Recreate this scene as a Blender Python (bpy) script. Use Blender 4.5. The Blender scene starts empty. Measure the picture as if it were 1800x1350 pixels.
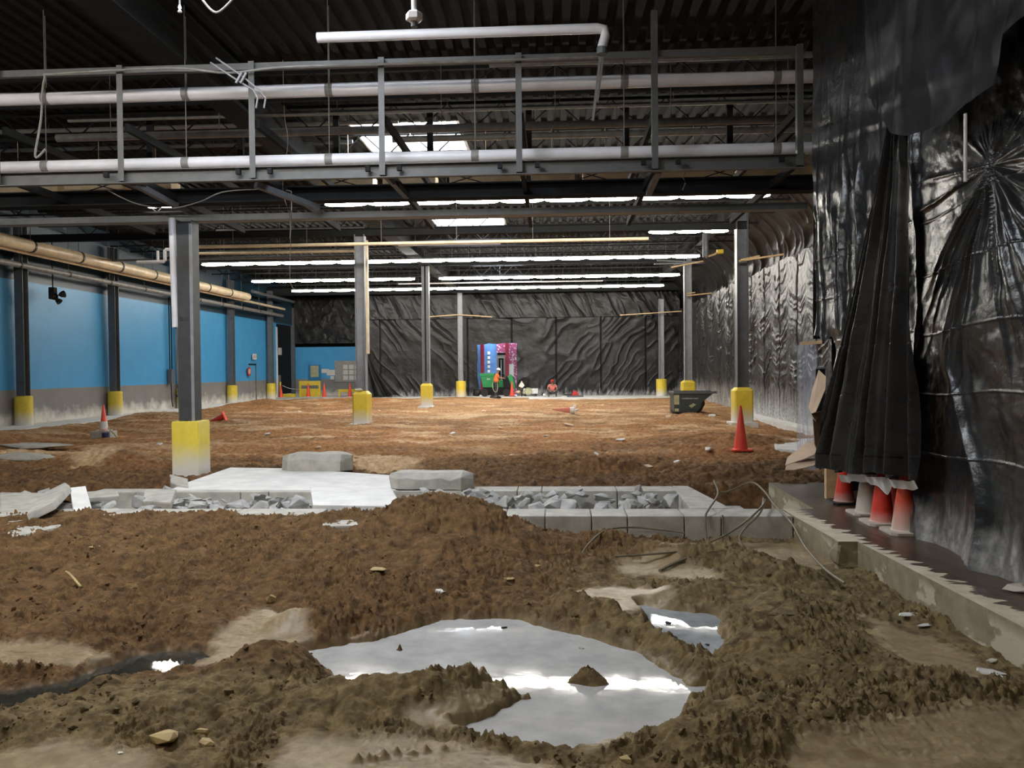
import bpy, bmesh, math, random
import numpy as np
from mathutils import Vector, Matrix
random.seed(7)
SC = bpy.context.scene
COL = SC.collection
PI = math.pi
# ------------------------------------------------------------ camera
F = 1400.0
YAW, PITCH, ROLL = math.atan(77/1400), math.atan(26/1400), -0.0095
R3 = (Matrix.Rotation(YAW, 3, 'Z') @ Matrix.Rotation(PI/2 - PITCH, 3, 'X') @ Matrix.Rotation(ROLL, 3, 'Z'))
CAM = Vector((0, 0, 1.75))
cd = bpy.data.cameras.new('camera'); cam = bpy.data.objects.new('camera', cd); COL.objects.link(cam)
cam.matrix_world = Matrix.Translation(CAM) @ R3.to_4x4()
cd.sensor_width = 36; cd.lens = 36*F/1800; cd.clip_start = .05; cd.clip_end = 300
SC.camera = cam
# ------------------------------------------------------------ world, exposure
W = bpy.data.worlds.new('world'); SC.world = W; W.use_nodes = True
W.node_tree.nodes['Background'].inputs[0].default_value = (.60, .66, .75, 1)
W.node_tree.nodes['Background'].inputs[1].default_value = .12
vs = SC.view_settings
vs.view_transform = 'Standard'; vs.look = 'None'; vs.gamma = 1; vs.exposure = 1.65; vs.use_curve_mapping = False
SC.cycles.use_denoising = True
SC.cycles.max_bounces = 6; SC.cycles.diffuse_bounces = 3; SC.cycles.glossy_bounces = 3
SC.cycles.transmission_bounces = 4; SC.cycles.transparent_max_bounces = 6
SC.cycles.sample_clamp_indirect = 4
TUBE_L, SKY_L = 21.5, 9.0           # radiance of the fluorescent tubes and of daylight in the roof lights

def ray(px, py):
    return R3 @ Vector(((px-900)/F, (675-py)/F, -1))
def P(px, py, Y):                     # where the sight line meets the plane at depth Y
    d = ray(px, py); return CAM + d*(Y/d.y)
def PZ(px, py, z=0.):                 # ... meets the height z
    d = ray(px, py); return CAM + d*((z-CAM.z)/d.z)
def PX(px, py, X):
    d = ray(px, py); return CAM + d*(X/d.x)
# ------------------------------------------------------------ materials
class N:
    def __init__(s, name):
        s.m = bpy.data.materials.new(name); s.m.use_nodes = True
        s.t = s.m.node_tree; s.b = s.t.nodes['Principled BSDF']
        s.g = None
    def n(s, typ, **kw):
        x = s.t.nodes.new('ShaderNode'+typ)
        for k, v in kw.items(): setattr(x, k, v)
        return x
    def l(s, a, b): s.t.links.new(a, b)
    def pos(s):
        if not s.g: s.g = s.n('NewGeometry')
        return s.g.outputs['Position']
    def z(s):
        x = s.n('SeparateXYZ'); s.l(s.pos(), x.inputs[0]); return x.outputs[2]
    def noise(s, scale, detail=4, vec=None, rough=.55, st=None):
        x = s.n('TexNoise'); x.inputs['Scale'].default_value = scale; x.inputs['Detail'].default_value = detail
        x.inputs['Roughness'].default_value = rough
        v = vec or s.pos()
        if st:
            mp = s.n('Mapping'); mp.inputs['Scale'].default_value = st; s.l(v, mp.inputs['Vector']); v = mp.outputs[0]
        s.l(v, x.inputs['Vector']); return x.outputs['Fac']
    def ramp(s, fac, lo, hi, a=0., b=1.):
        x = s.n('MapRange'); x.inputs[1].default_value = lo; x.inputs[2].default_value = hi
        x.inputs[3].default_value = a; x.inputs[4].default_value = b
        s.l(fac, x.inputs[0]); return x.outputs[0]
    def mix(s, fac, a, b, mode='MIX'):
        x = s.n('Mix'); x.data_type = 'RGBA'; x.blend_type = mode
        if isinstance(fac, (int, float)): x.inputs[0].default_value = fac
        else: s.l(fac, x.inputs[0])
        for i, c in ((6, a), (7, b)):
            if isinstance(c, (tuple, list)): x.inputs[i].default_value = (*c[:3], 1)
            else: s.l(c, x.inputs[i])
        return x.outputs[2]
    def math(s, op, a, b=0.):
        x = s.n('Math', operation=op)
        for i, c in ((0, a), (1, b)):
            if isinstance(c, (int, float)): x.inputs[i].default_value = c
            else: s.l(c, x.inputs[i])
        return x.outputs[0]
    def set(s, k, v):
        i = s.b.inputs[k]
        if isinstance(v, (int, float)): i.default_value = v
        elif isinstance(v, (tuple, list)): i.default_value = (*v[:3], 1)
        else: s.l(v, i)
    def bump(s, h, strength=.4, dist=.01):
        x = s.n('Bump'); x.inputs['Strength'].default_value = strength; x.inputs['Distance'].default_value = dist
        s.l(h, x.inputs['Height']); s.l(x.outputs[0], s.b.inputs['Normal'])
_mats = {}
def mat(name, col, rough=.6, metal=0., var=.15, scale=6., bump=0., emit=0., spec=.5, dust=None, bscale=None, alpha=None):
    if name in _mats: return _mats[name]
    s = N(name)
    f = s.noise(scale)
    c = s.mix(s.ramp(f, .3, .7), tuple(x*(1-var) for x in col), tuple(min(1, x*(1+var)) for x in col))
    if dust:                                          # cement dust splashed up from the floor: z0 (full) .. z1 (none)
        d = s.ramp(s.math('ADD', s.z(), s.ramp(s.noise(3.5, 3), 0, 1, -dust[2], dust[2])), dust[0], dust[1], 1, 0)
        c = s.mix(d, c, dust[3] if len(dust) > 3 else (.62, .58, .50))
    s.set('Base Color', c); s.set('Roughness', rough); s.set('Metallic', metal); s.set('Specular IOR Level', spec)
    if bump: s.bump(s.noise(bscale or scale*8), bump)
    if emit: s.set('Emission Color', col); s.set('Emission Strength', emit)
    if alpha is not None: s.set('Alpha', alpha)
    _mats[name] = s.m; return s.m
M = {}
M['tube'] = mat('lit tube', (1, .95, .86), emit=TUBE_L, var=0)
M['tube_dim'] = mat('lit tube warm', (1, .93, .80), emit=TUBE_L*.55, var=0)
M['skylight'] = mat('daylight panel', (.80, .88, 1), emit=SKY_L, var=0)
M['housing'] = mat('fixture enamel', (.35, .35, .33), .4)
M['steel_dark'] = mat('dark painted steel', (.022, .023, .024), .85, bump=.1, spec=.12)
M['steel_near'] = mat('near column steel', (.062, .064, .068), .55, bump=.08, spec=.3)
M['steel_mid'] = mat('grey painted steel', (.115, .125, .135), .45, bump=.08)
M['steel_light'] = mat('light grey painted steel', (.27, .28, .30), .45, bump=.08)
M['frame'] = mat('frame steel', (.10, .103, .105), .5, bump=.1)
M['deck'] = mat('roof deck', (.010, .010, .010), .85, var=.3, spec=.2)
M['pipe_white'] = mat('white pipe jacket', (.76, .755, .80), .38, var=.06, scale=3)
M['pipe_grey'] = mat('grey pipe', (.22, .215, .205), .5, var=.25)
M['pipe_cream'] = mat('cream pipe jacket', (.78, .65, .44), .45, var=.18, scale=2.5)
M['hanger'] = mat('hanger steel', (.16, .15, .14), .5)
M['wire'] = mat('wire', (.20, .165, .11), .6)
M['yellow'] = mat('yellow pad', (.78, .60, .06), .5, var=.08, dust=(.06, .52, .14, (.74, .72, .66)))
M['yellow_plain'] = mat('yellow paint', (.75, .57, .05), .5, var=.08)
M['concrete'] = mat('concrete', (.46, .435, .38), .85, var=.22, scale=5, bump=.5, bscale=40)
M['concrete_pale'] = mat('pale concrete', (.78, .765, .73), .85, var=.12, scale=3, bump=.5, bscale=30)
M['rubble'] = mat('rubble', (.44, .43, .41), .9, var=.3, scale=7, bump=.5, bscale=40)
M['cone'] = mat('cone orange', (.95, .09, .05), .45, var=.06)
M['cone_dirty'] = mat('dusty cone orange', (.70, .075, .03), .5, var=.15, dust=(.02, .34, .10, (.60, .54, .45)))
M['cone_pale'] = mat('faded cone', (.55, .48, .40), .6, var=.12)
M['cone_red'] = mat('red cone', (.66, .04, .02), .5, var=.12, dust=(-.02, .16, .07, (.58, .50, .42)))
M['collar'] = mat('reflective collar', (.75, .73, .70), .4, var=.05)
M['black'] = mat('black rubber', (.012, .012, .012), .5)
M['wood'] = mat('bare lumber', (.60, .42, .22), .7, var=.2, scale=10)
M['card'] = mat('tan cardboard', (.66, .48, .33), .8, var=.06)
M['card_dark'] = mat('brown cardboard', (.36, .24, .15), .8, var=.1)
M['paper'] = mat('paper', (.72, .72, .70), .8, var=.05)
M['text_black'] = mat('black lettering', (.01, .01, .01), .6)
M['text_white'] = mat('white lettering', (.8, .8, .8), .6)
M['green'] = mat('green enamel', (.02, .26, .085), .35)
M['hopper'] = mat('hopper grey green', (.045, .06, .058), .5, var=.2)
M['label_yellow'] = mat('faded label', (.45, .45, .28), .7, var=.2)
M['skin'] = mat('skin', (.32, .17, .10), .6)
M['orange_shirt'] = mat('orange shirt', (.90, .24, .07), .8)
M['pink_shirt'] = mat('red shirt', (.72, .19, .18), .8)
M['dark_cloth'] = mat('dark trousers', (.05, .055, .065), .8)
M['white'] = mat('white plastic', (.75, .74, .72), .45)
M['redp'] = mat('red plastic', (.50, .03, .03), .45)
M['blue_paint'] = mat('blue door paint', (.03, .20, .42), .5)
M['dry_leaf'] = mat('pale scrap', (.46, .34, .16), .8, var=.2)

def wall_mat(name, split=1.2, y=None):
    s = N(name)
    z = s.z()
    f = s.noise(1.3, 4)
    blue = s.mix(s.ramp(f, .3, .7), (.060, .345, .70), (.074, .39, .76))
    grey = s.mix(s.ramp(f, .3, .7), (.22, .215, .215), (.27, .265, .26))
    st = s.ramp(z, split-.004, split+.004)
    c = s.mix(st, grey, blue)
    top = s.ramp(z, 4.95, 5.0)
    c = s.mix(top, c, (.016, .052, .085))
    d = s.ramp(s.math('ADD', z, s.ramp(s.noise(2.2, 5), .25, .75, -.28, .28)), .02, .50, 1, 0)
    c = s.mix(d, c, (.80, .77, .70))
    # block courses
    br = s.n('TexBrick'); br.inputs['Scale'].default_value = 1.0; br.inputs['Mortar Size'].default_value = .008
    br.inputs['Brick Width'].default_value = .4; br.inputs['Row Height'].default_value = .2
    mp = s.n('Mapping'); mp.inputs['Rotation'].default_value = (PI/2, 0, 0) if y else (PI/2, 0, PI/2)
    cb = s.n('CombineXYZ'); sp = s.n('SeparateXYZ'); s.l(s.pos(), sp.inputs[0])
    s.l(sp.outputs[0 if y else 1], cb.inputs[0]); s.l(sp.outputs[2], cb.inputs[1]); s.l(cb.outputs[0], br.inputs['Vector'])
    s.bump(s.math('SUBTRACT', 1., br.outputs['Fac']), .25, .008)
    s.set('Base Color', c); s.set('Roughness', .45)
    return s.m
M['wall_left'] = wall_mat('painted block wall')
M['wall_back'] = wall_mat('painted back wall', y=True)

def plastic(name, dz=(.0, .8), base=.012, rough=.30, dustc=(.42, .42, .42), bs=.5, spec=.55):
    s = N(name)
    z = s.z()
    f = s.noise(2.5, 6)
    d = s.ramp(s.math('ADD', z, s.ramp(s.noise(5, 5, st=(1, 1, .25)), .3, .7, -.35, .35)), dz[0], dz[1], 1, 0)
    d2 = s.math('MULTIPLY', d, s.ramp(s.noise(14, 4), .3, .65, .35, 1))
    film = s.ramp(f, .35, .75, 0, .05)
    k = s.math('ADD', d2, film); k = s.math('MINIMUM', k, 1.)
    s.set('Base Color', s.mix(k, (base, base, base*1.05), dustc))
    s.set('Roughness', s.ramp(k, 0, .6, rough, .75))
    s.set('Specular IOR Level', spec)
    s.bump(s.noise(9, 5, rough=.6), bs, .02)
    return s.m
M['plastic_near'] = plastic('black sheeting near', (-.12, .40), rough=.27, dustc=(.36, .34, .31))
M['plastic_drape'] = plastic('black drape', (-.2, .3), rough=.26, bs=.12)
M['plastic_side'] = plastic('black sheeting side', (-.1, 1.15), base=.013, rough=.42, dustc=(.62, .62, .60), bs=.15, spec=.36)
M['plastic_back'] = plastic('black sheeting back', (-.1, .4), base=.010, rough=.40, spec=.4)
M['plastic_dark'] = plastic('black sheeting upper', (-3, -2), base=.007, rough=.40, bs=.2, spec=.22)  # darker, duller copy: the weak light on the upper sheets is in the colour

def soil_mat(name, near):
    s = N(name)
    at = s.n('Attribute', attribute_name='mask'); sp = s.n('SeparateColor'); s.l(at.outputs['Color'], sp.inputs[0])
    pale, hue, flat = sp.outputs[0], sp.outputs[1], sp.outputs[2]
    n1 = s.noise(1.4, 5); n2 = s.noise(9, 6, rough=.65); n3 = s.noise(60, 4)
    if near:
        red = s.mix(s.ramp(n2, .35, .68), (.060, .031, .010), (.190, .106, .040))
        olive = s.mix(s.ramp(n2, .35, .68), (.085, .058, .026), (.245, .178, .082))
        palec = s.mix(s.ramp(n2, .35, .65), (.24, .172, .090), (.37, .285, .165))
    else:
        red = s.mix(s.ramp(n2, .35, .68), (.20, .085, .028), (.50, .245, .085))
        olive = s.mix(s.ramp(n2, .35, .68), (.060, .032, .013), (.24, .130, .052))
        palec = s.mix(s.ramp(n2, .35, .65), (.52, .31, .14), (.74, .54, .33))
    c = s.mix(hue, red, olive)
    c = s.mix(s.ramp(n3, .3, .7), c, s.mix(1., c, (1.25, 1.22, 1.18), 'MULTIPLY'))
    pf = s.math('MULTIPLY', pale, s.ramp(n1, .2, .6, .55, 1.))
    c = s.mix(pf, c, palec)
    s.set('Base Color', c)
    s.set('Roughness', s.ramp(flat, 0, 1, .92, .38 if near else .8))
    s.set('Specular IOR Level', .4)
    b = s.math('ADD', s.noise(45, 6, rough=.7), s.math('MULTIPLY', s.noise(140, 3), .4))
    bb = s.n('Bump'); s.l(b, bb.inputs['Height']); s.l(s.ramp(flat, 0, 1, .8, .12), bb.inputs['Strength'])
    bb.inputs['Distance'].default_value = .012 if near else .03
    s.l(bb.outputs[0], s.b.inputs['Normal'])
    return s.m
M['soil_near'] = soil_mat('wet near soil', True)
M['soil_far'] = soil_mat('excavated soil', False)

def water_mat(name, col, cloud):
    s = N(name)
    f = s.noise(5, 6, rough=.6)
    s.set('Base Color', s.mix(s.ramp(f, .35, .65), tuple(c*cloud for c in col), col))
    s.set('Roughness', s.ramp(s.noise(3, 5), .35, .65, .02, .06)); s.set('IOR', 1.36)
    s.set('Specular IOR Level', .75)
    s.bump(s.noise(9, 2), .03, .01)
    return s.m
M['water_milky'] = water_mat('milky puddle water', (.56, .55, .53), .78)
M['water_dark'] = water_mat('dark puddle water', (.045, .042, .032), .6)
M['water_reflect'] = water_mat('puddle water with painted reflection', (.36, .38, .40), .7)  # brightened base colour stands in for the lamp row mirrored in the water

def tile_mat():
    s = N('brown wood tile and torn bedding')
    sp = s.n('SeparateXYZ'); s.l(s.pos(), sp.inputs[0])
    # slab edge runs from x 2.76 at y 9.3 to x 3.1 at y 5.3
    e = s.math('ADD', s.math('MULTIPLY', sp.outputs[1], -.085), 3.56)
    d = s.math('SUBTRACT', sp.outputs[0], e)
    saw = s.n('TexNoise'); saw.inputs['Scale'].default_value = 1.; saw.inputs['Detail'].default_value = 3
    mp = s.n('Mapping'); mp.inputs['Scale'].default_value = (3, 11, 1); mp.inputs['Rotation'].default_value = (0, 0, .5); s.l(s.pos(), mp.inputs['Vector']); s.l(mp.outputs[0], saw.inputs['Vector'])
    k = s.ramp(s.math('SUBTRACT', d, s.ramp(saw.outputs['Fac'], .3, .7, .10, .32)), -.012, .012)
    pl = s.noise(1, 4, st=(16, 2.5, 1))
    tile = s.mix(s.ramp(pl, .3, .7), (.040, .024, .016), (.105, .066, .044))
    bed = s.mix(s.ramp(s.noise(6, 5), .3, .7), (.50, .43, .31), (.68, .60, .46))
    s.set('Base Color', s.mix(k, bed, tile))
    s.set('Roughness', s.ramp(k, 0, 1, .85, .32))
    s.bump(s.noise(30, 5), .3, .006)
    return s.m
M['tile'] = tile_mat()
def edge_mat():
    s = N('slab edge with mortar smears')
    f = s.noise(1.0, 4, st=(2.2, 2.2, 3.5))
    c = s.mix(s.ramp(s.noise(8, 5), .3, .7), (.22, .175, .11), (.34, .28, .19))
    zz = s.z()
    k = s.math('MULTIPLY', s.ramp(f, .50, .54), s.ramp(zz, -.10, -.02, 1, 0))
    c = s.mix(k, c, (.52, .46, .34))
    s.set('Base Color', c); s.set('Roughness', .85); s.bump(s.noise(30, 5), .4, .01)
    return s.m
M['slab_edge'] = edge_mat()
def clear_mat():
    s = N('clear sheet'); s.set('Base Color', (.50, .53, .62)); s.set('Roughness', .2)
    s.set('Alpha', s.ramp(s.noise(4, 4, st=(4, 4, .4)),   .35, .65, .10, .45)); return s.m
M['clear'] = clear_mat()

# ------------------------------------------------------------ mesh helpers
class MB:
    def __init__(s): s.v = []; s.f = []; s.mi = []; s.cur = 0
    def add(s, vs, fs):
        o = len(s.v); s.v += [tuple(v) for v in vs]; s.f += [tuple(i+o for i in f) for f in fs]; s.mi += [s.cur]*len(fs); return s
    def box(s, x0, x1, y0, y1, z0, z1, m=None):
        vs = [Vector((x, y, z)) for x in (x0, x1) for y in (y0, y1) for z in (z0, z1)]
        if m: vs = [m @ v for v in vs]
        return s.add(vs, [(0, 1, 3, 2), (4, 6, 7, 5), (0, 4, 5, 1), (2, 3, 7, 6), (0, 2, 6, 4), (1, 5, 7, 3)])
    def bar(s, a, b, w, h=None, up=Vector((0, 0, 1))):      # a rectangular bar between two points
        a, b = Vector(a), Vector(b); h = h or w; d = (b-a).normalized()
        if abs(d.dot(up)) > .98: up = Vector((0, 1, 0))
        r = d.cross(up).normalized(); u = r.cross(d)
        vs = [p + r*(i*w/2) + u*(j*h/2) for p in (a, b) for i, j in ((-1, -1), (1, -1), (1, 1), (-1, 1))]
        return s.add(vs, [(3, 2, 1, 0), (4, 5, 6, 7), (0, 1, 5, 4), (1, 2, 6, 5), (2, 3, 7, 6), (3, 0, 4, 7)])
    def tube(s, pts, r, n=8, caps=True):
        pts = [Vector(p) for p in pts]; rs = r if isinstance(r, (list, tuple)) else [r]*len(pts)
        vs = []; fs = []; prev = None
        for i, p in enumerate(pts):
            d = (pts[min(i+1, len(pts)-1)] - pts[max(i-1, 0)]).normalized()
            ref = prev if prev is not None else (Vector((0, 0, 1)) if abs(d.z) < .9 else Vector((1, 0, 0)))
            u = (ref - d*ref.dot(d)).normalized(); w = d.cross(u); prev = u
            for k in range(n):
                a = 2*PI*k/n; vs.append(p + (u*math.cos(a) + w*math.sin(a))*rs[i])
        for i in range(len(pts)-1):
            for k in range(n):
                a, b = i*n+k, i*n+(k+1) % n; fs.append((a, b, b+n, a+n))
        if caps: fs += [tuple(range(n))[::-1], tuple(range((len(pts)-1)*n, len(pts)*n))]
        return s.add(vs, fs)
    def lathe(s, prof, n=24, c=(0, 0, 0), m=None):
        vs = []; fs = []
        for (r, z) in prof:
            for k in range(n):
                a = 2*PI*k/n; v = Vector((c[0]+r*math.cos(a), c[1]+r*math.sin(a), c[2]+z)); vs.append(m @ v if m else v)
        for i in range(len(prof)-1):
            for k in range(n):
                a, b = i*n+k, i*n+(k+1) % n; fs.append((a, b, b+n, a+n))
        fs += [tuple(range(n))[::-1], tuple(range((len(prof)-1)*n, len(prof)*n))]
        return s.add(vs, fs)
    def prism(s, poly, axis, a, b):                       # polygon in the other two axes, extruded along axis from a to b
        def mk(p, t):
            return {'x': (t, p[0], p[1]), 'y': (p[0], t, p[1]), 'z': (p[0], p[1], t)}[axis]
        n = len(poly); vs = [mk(p, a) for p in poly] + [mk(p, b) for p in poly]
        fs = [tuple(range(n)), tuple(range(n, 2*n))[::-1]] + [(i, i+n, (i+1) % n + n, (i+1) % n) for i in range(n)]
        return s.add(vs, fs)
    def build(s, name, m, parent=None, smooth=None, bevel=0, loc=None):
        me = bpy.data.meshes.new(name); me.from_pydata(s.v, [], s.f)
        for x in (m if isinstance(m, (list, tuple)) else [m]): me.materials.append(x)
        if any(s.mi): me.polygons.foreach_set('material_index', s.mi)
        bm = bmesh.new(); bm.from_mesh(me); bmesh.ops.recalc_face_normals(bm, faces=bm.faces)
        if bevel: bmesh.ops.bevel(bm, geom=bm.edges[:], offset=bevel, segments=2, profile=.7, affect='EDGES', clamp_overlap=True)
        bm.to_mesh(me); bm.free()
        if smooth: me.shade_auto_smooth(angle=smooth) if hasattr(me, 'shade_auto_smooth') else me.polygons.foreach_set('use_smooth', [True]*len(me.polygons))
        o = bpy.data.objects.new(name, me); COL.objects.link(o)
        if parent: o.parent = parent
        if loc is not None: o.location = loc
        return o
ORD = 'first second third fourth fifth sixth seventh eighth ninth tenth eleventh twelfth thirteenth fourteenth fifteenth sixteenth seventeenth eighteenth nineteenth twentieth twenty-first twenty-second'.split()
def smooth(o, ang=.7):
    me = o.data; me.polygons.foreach_set('use_smooth', [True]*len(me.polygons))
    me.set_sharp_from_angle(angle=ang); return o
def tag(o, label, cat, group=None, kind=None):
    o['label'] = label; o['category'] = cat
    if group: o['group'] = group
    if kind: o['kind'] = kind
    return o
def thing(name, label, cat, loc=(0, 0, 0), rz=0., group=None, kind=None):
    o = bpy.data.objects.new(name, None); COL.objects.link(o); o.location = loc; o.rotation_euler = (0, 0, rz)
    o.empty_display_size = .2
    return tag(o, label, cat, group, kind)
def struct(o): o['kind'] = 'structure'; return o
def copy_tree(o, loc=None, rz=None, label=None, group=None, parent=None):
    c = o.copy(); COL.objects.link(c)
    if parent: c.parent = parent
    if loc is not None: c.location = loc
    if rz is not None: c.rotation_euler = (0, 0, rz) if isinstance(rz, (int, float)) else rz
    if label: c['label'] = label
    if group: c['group'] = group
    for ch in [x for x in o.children]: copy_tree(ch, parent=c)
    return c
def grid_obj(name, X, Y, Z, m, parent=None, mask=None):
    nv, nu = X.shape
    me = bpy.data.meshes.new(name); n = nu*nv
    me.vertices.add(n); me.vertices.foreach_set('co', np.stack([X, Y, Z], -1).reshape(-1).astype(np.float32))
    i = np.arange(n).reshape(nv, nu)
    q = np.stack([i[:-1, :-1], i[:-1, 1:], i[1:, 1:], i[1:, :-1]], -1).reshape(-1, 4)
    if mask is not None and mask[1] is not None: q = q[mask[1].reshape(-1)]
    nf = len(q)
    me.loops.add(nf*4); me.loops.foreach_set('vertex_index', q.reshape(-1).astype(np.int32))
    me.polygons.add(nf); me.polygons.foreach_set('loop_start', np.arange(0, nf*4, 4, dtype=np.int32))
    me.update(calc_edges=True); me.validate()
    me.polygons.foreach_set('use_smooth', [True]*nf)
    if mask is not None and mask[0] is not None:
        a = me.color_attributes.new('mask', 'FLOAT_COLOR', 'POINT')
        a.data.foreach_set('color', np.concatenate([mask[0].reshape(-1, 3), np.ones((n, 1))], 1).reshape(-1).astype(np.float32))
    me.materials.append(m)
    o = bpy.data.objects.new(name, me); COL.objects.link(o)
    if parent: o.parent = parent
    return o
# ------------------------------------------------------------ noise
def hsh(ix, iy, s):
    h = (ix.astype(np.int64)*374761393 + iy.astype(np.int64)*668265263 + s*1442695041) & 0xffffffff
    h = ((h ^ (h >> 13))*1274126177) & 0xffffffff
    return ((h ^ (h >> 16)) & 0xffff)/65535.0
def vn(x, y, s=0):
    ix, iy = np.floor(x), np.floor(y); fx, fy = x-ix, y-iy
    fx = fx*fx*fx*(fx*(fx*6-15)+10); fy = fy*fy*fy*(fy*(fy*6-15)+10)
    a, b = hsh(ix, iy, s), hsh(ix+1, iy, s); c, d = hsh(ix, iy+1, s), hsh(ix+1, iy+1, s)
    return (a*(1-fx)+b*fx)*(1-fy) + (c*(1-fx)+d*fx)*fy
def fbm(x, y, o=5, s=0, g=.5):
    t = 0.; a = 1.; w = 0.
    for i in range(o):
        t = t + a*(vn(x, y, s+i*17)*2-1); w += a; a *= g; x, y = x*1.93+13.7+y*.31, y*1.93+7.1-x*.17
    return t/w
def billow(x, y, o=4, s=0, g=.5):
    t = 0.; a = 1.; w = 0.
    for i in range(o):
        t = t + a*(1-np.abs(vn(x, y, s+i*31)*2-1)); w += a; a *= g; x, y = x*2.03+5.2+y*.2, y*2.03+1.3-x*.2
    return t/w
def lump(x, y, o=4, s=0, g=.5):      # rounded tops, sharp creases
    t = 0.; a = 1.; w = 0.
    for i in range(o):
        t = t + a*np.sqrt(np.abs(vn(x, y, s+i*31)*2-1)); w += a; a *= g; x, y = x*2.03+5.2+y*.3, y*2.03+1.3-x*.3
    return t/w
def sst(a, b, x):
    t = np.clip((x-a)/(b-a), 0, 1); return t*t*(3-2*t)
def sdf(px, py, poly):                # + inside
    d = np.full(px.shape, 1e9); ins = np.zeros(px.shape, bool); n = len(poly)
    for i in range(n):
        ax, ay = poly[i]; bx, by = poly[(i+1) % n]; ex, ey = bx-ax, by-ay
        t = np.clip(((px-ax)*ex+(py-ay)*ey)/(ex*ex+ey*ey+1e-12), 0, 1)
        d = np.minimum(d, (px-ax-t*ex)**2+(py-ay-t*ey)**2)
        c = (ay > py) != (by > py)
        ins ^= c & (px < (bx-ax)*(py-ay)/((by-ay) if abs(by-ay) > 1e-9 else 1e-9)+ax)
    d = np.sqrt(d); return np.where(ins, d, -d)
def wpoly(pts, z): return [tuple(PZ(a, b, z)[:2]) for a, b in pts]
WL = -.33
PUD = {
 'main': [(522,1150),(560,1143),(610,1133),(680,1122),(738,1103),(775,1092),(860,1089),(905,1091),(960,1104),(1040,1124),(1100,1142),(1150,1165),(1195,1192),(1215,1205),(1250,1208),(1235,1222),(1200,1232),(1200,1265),(1150,1285),(1090,1300),(1030,1322),(960,1318),(900,1300),(815,1285),(850,1262),(930,1228),(860,1212),(760,1212),(640,1215),(592,1210),(600,1192),(560,1168)],
 'right': [(1128,1066),(1180,1072),(1245,1080),(1263,1092),(1262,1110),(1272,1130),(1260,1150),(1248,1160),(1190,1132),(1152,1108)],
 'left': [(-60,1250),(-60,1228),(40,1212),(120,1200),(180,1176),(240,1156),(290,1146),(350,1148),(372,1162),(330,1178),(280,1192),(200,1208),(120,1228),(40,1246)],
}
FLAT = {
 'a': [(1000,1045),(1080,1036),(1185,1048),(1180,1068),(1140,1066),(1100,1080),(1040,1072)],
 'b': [(1060,958),(1200,962),(1400,955),(1500,985),(1440,1005),(1330,985),(1180,985)],
 'b2': [(1080,992),(1180,990),(1265,1015),(1255,1030),(1180,1020),(1100,1008)],
 'c': [(380,1120),(470,1082),(520,1092),(525,1140),(430,1170),(350,1182)],
 'd': [(-50,1143),(90,1140),(185,1158),(120,1176),(-50,1172)],
 'e': [(470,1360),(500,1310),(640,1302),(770,1300),(860,1318),(960,1340),(960,1380),(470,1380)],
 'f': [(0,1340),(120,1325),(260,1345),(260,1400),(-60,1400)],
 'g': [(1400,1340),(1560,1290),(1700,1270),(1850,1260),(1850,1420),(1400,1420)],
 'h': [(730,1262),(800,1252),(860,1205),(880,1200),(830,1275),(760,1290)],
 'i': [(1030,1262),(1090,1262),(1080,1310),(1020,1320)],
 'j': [(1520,1090),(1640,1130),(1760,1190),(1700,1220),(1600,1180),(1540,1130)],
}
PUDW = {k: wpoly(v, WL) for k, v in PUD.items()}
FLATW = {k: wpoly(v, -.29) for k, v in FLAT.items()}
LUGS = [(625,1342),(650,1340),(675,1336),(700,1332),(726,1330),(752,1326),(780,1322),(806,1297),(829,1301),(854,1305),(881,1309),(906,1310),(731,1249),(749,1255),(766,1260),(783,1266)]
def bmp(X, Y, cx, cy, sx, sy, h, rot=0.):
    c, s = math.cos(rot), math.sin(rot); dx, dy = X-cx, Y-cy
    u, v = (dx*c+dy*s)/sx, (-dx*s+dy*c)/sy
    return h*np.exp(-(u*u+v*v))
def ridge(X, Y, pts, w, h):
    d = np.full(X.shape, 1e9)
    for (ax, ay), (bx, by) in zip(pts[:-1], pts[1:]):
        ex, ey = bx-ax, by-ay; t = np.clip(((X-ax)*ex+(Y-ay)*ey)/(ex*ex+ey*ey), 0, 1)
        d = np.minimum(d, (X-ax-t*ex)**2+(Y-ay-t*ey)**2)
    return h*np.exp(-d/(w*w))
def rp(pts, z=-.25): return [tuple(PZ(a, b, z)[:2]) for a, b in pts]
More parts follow.
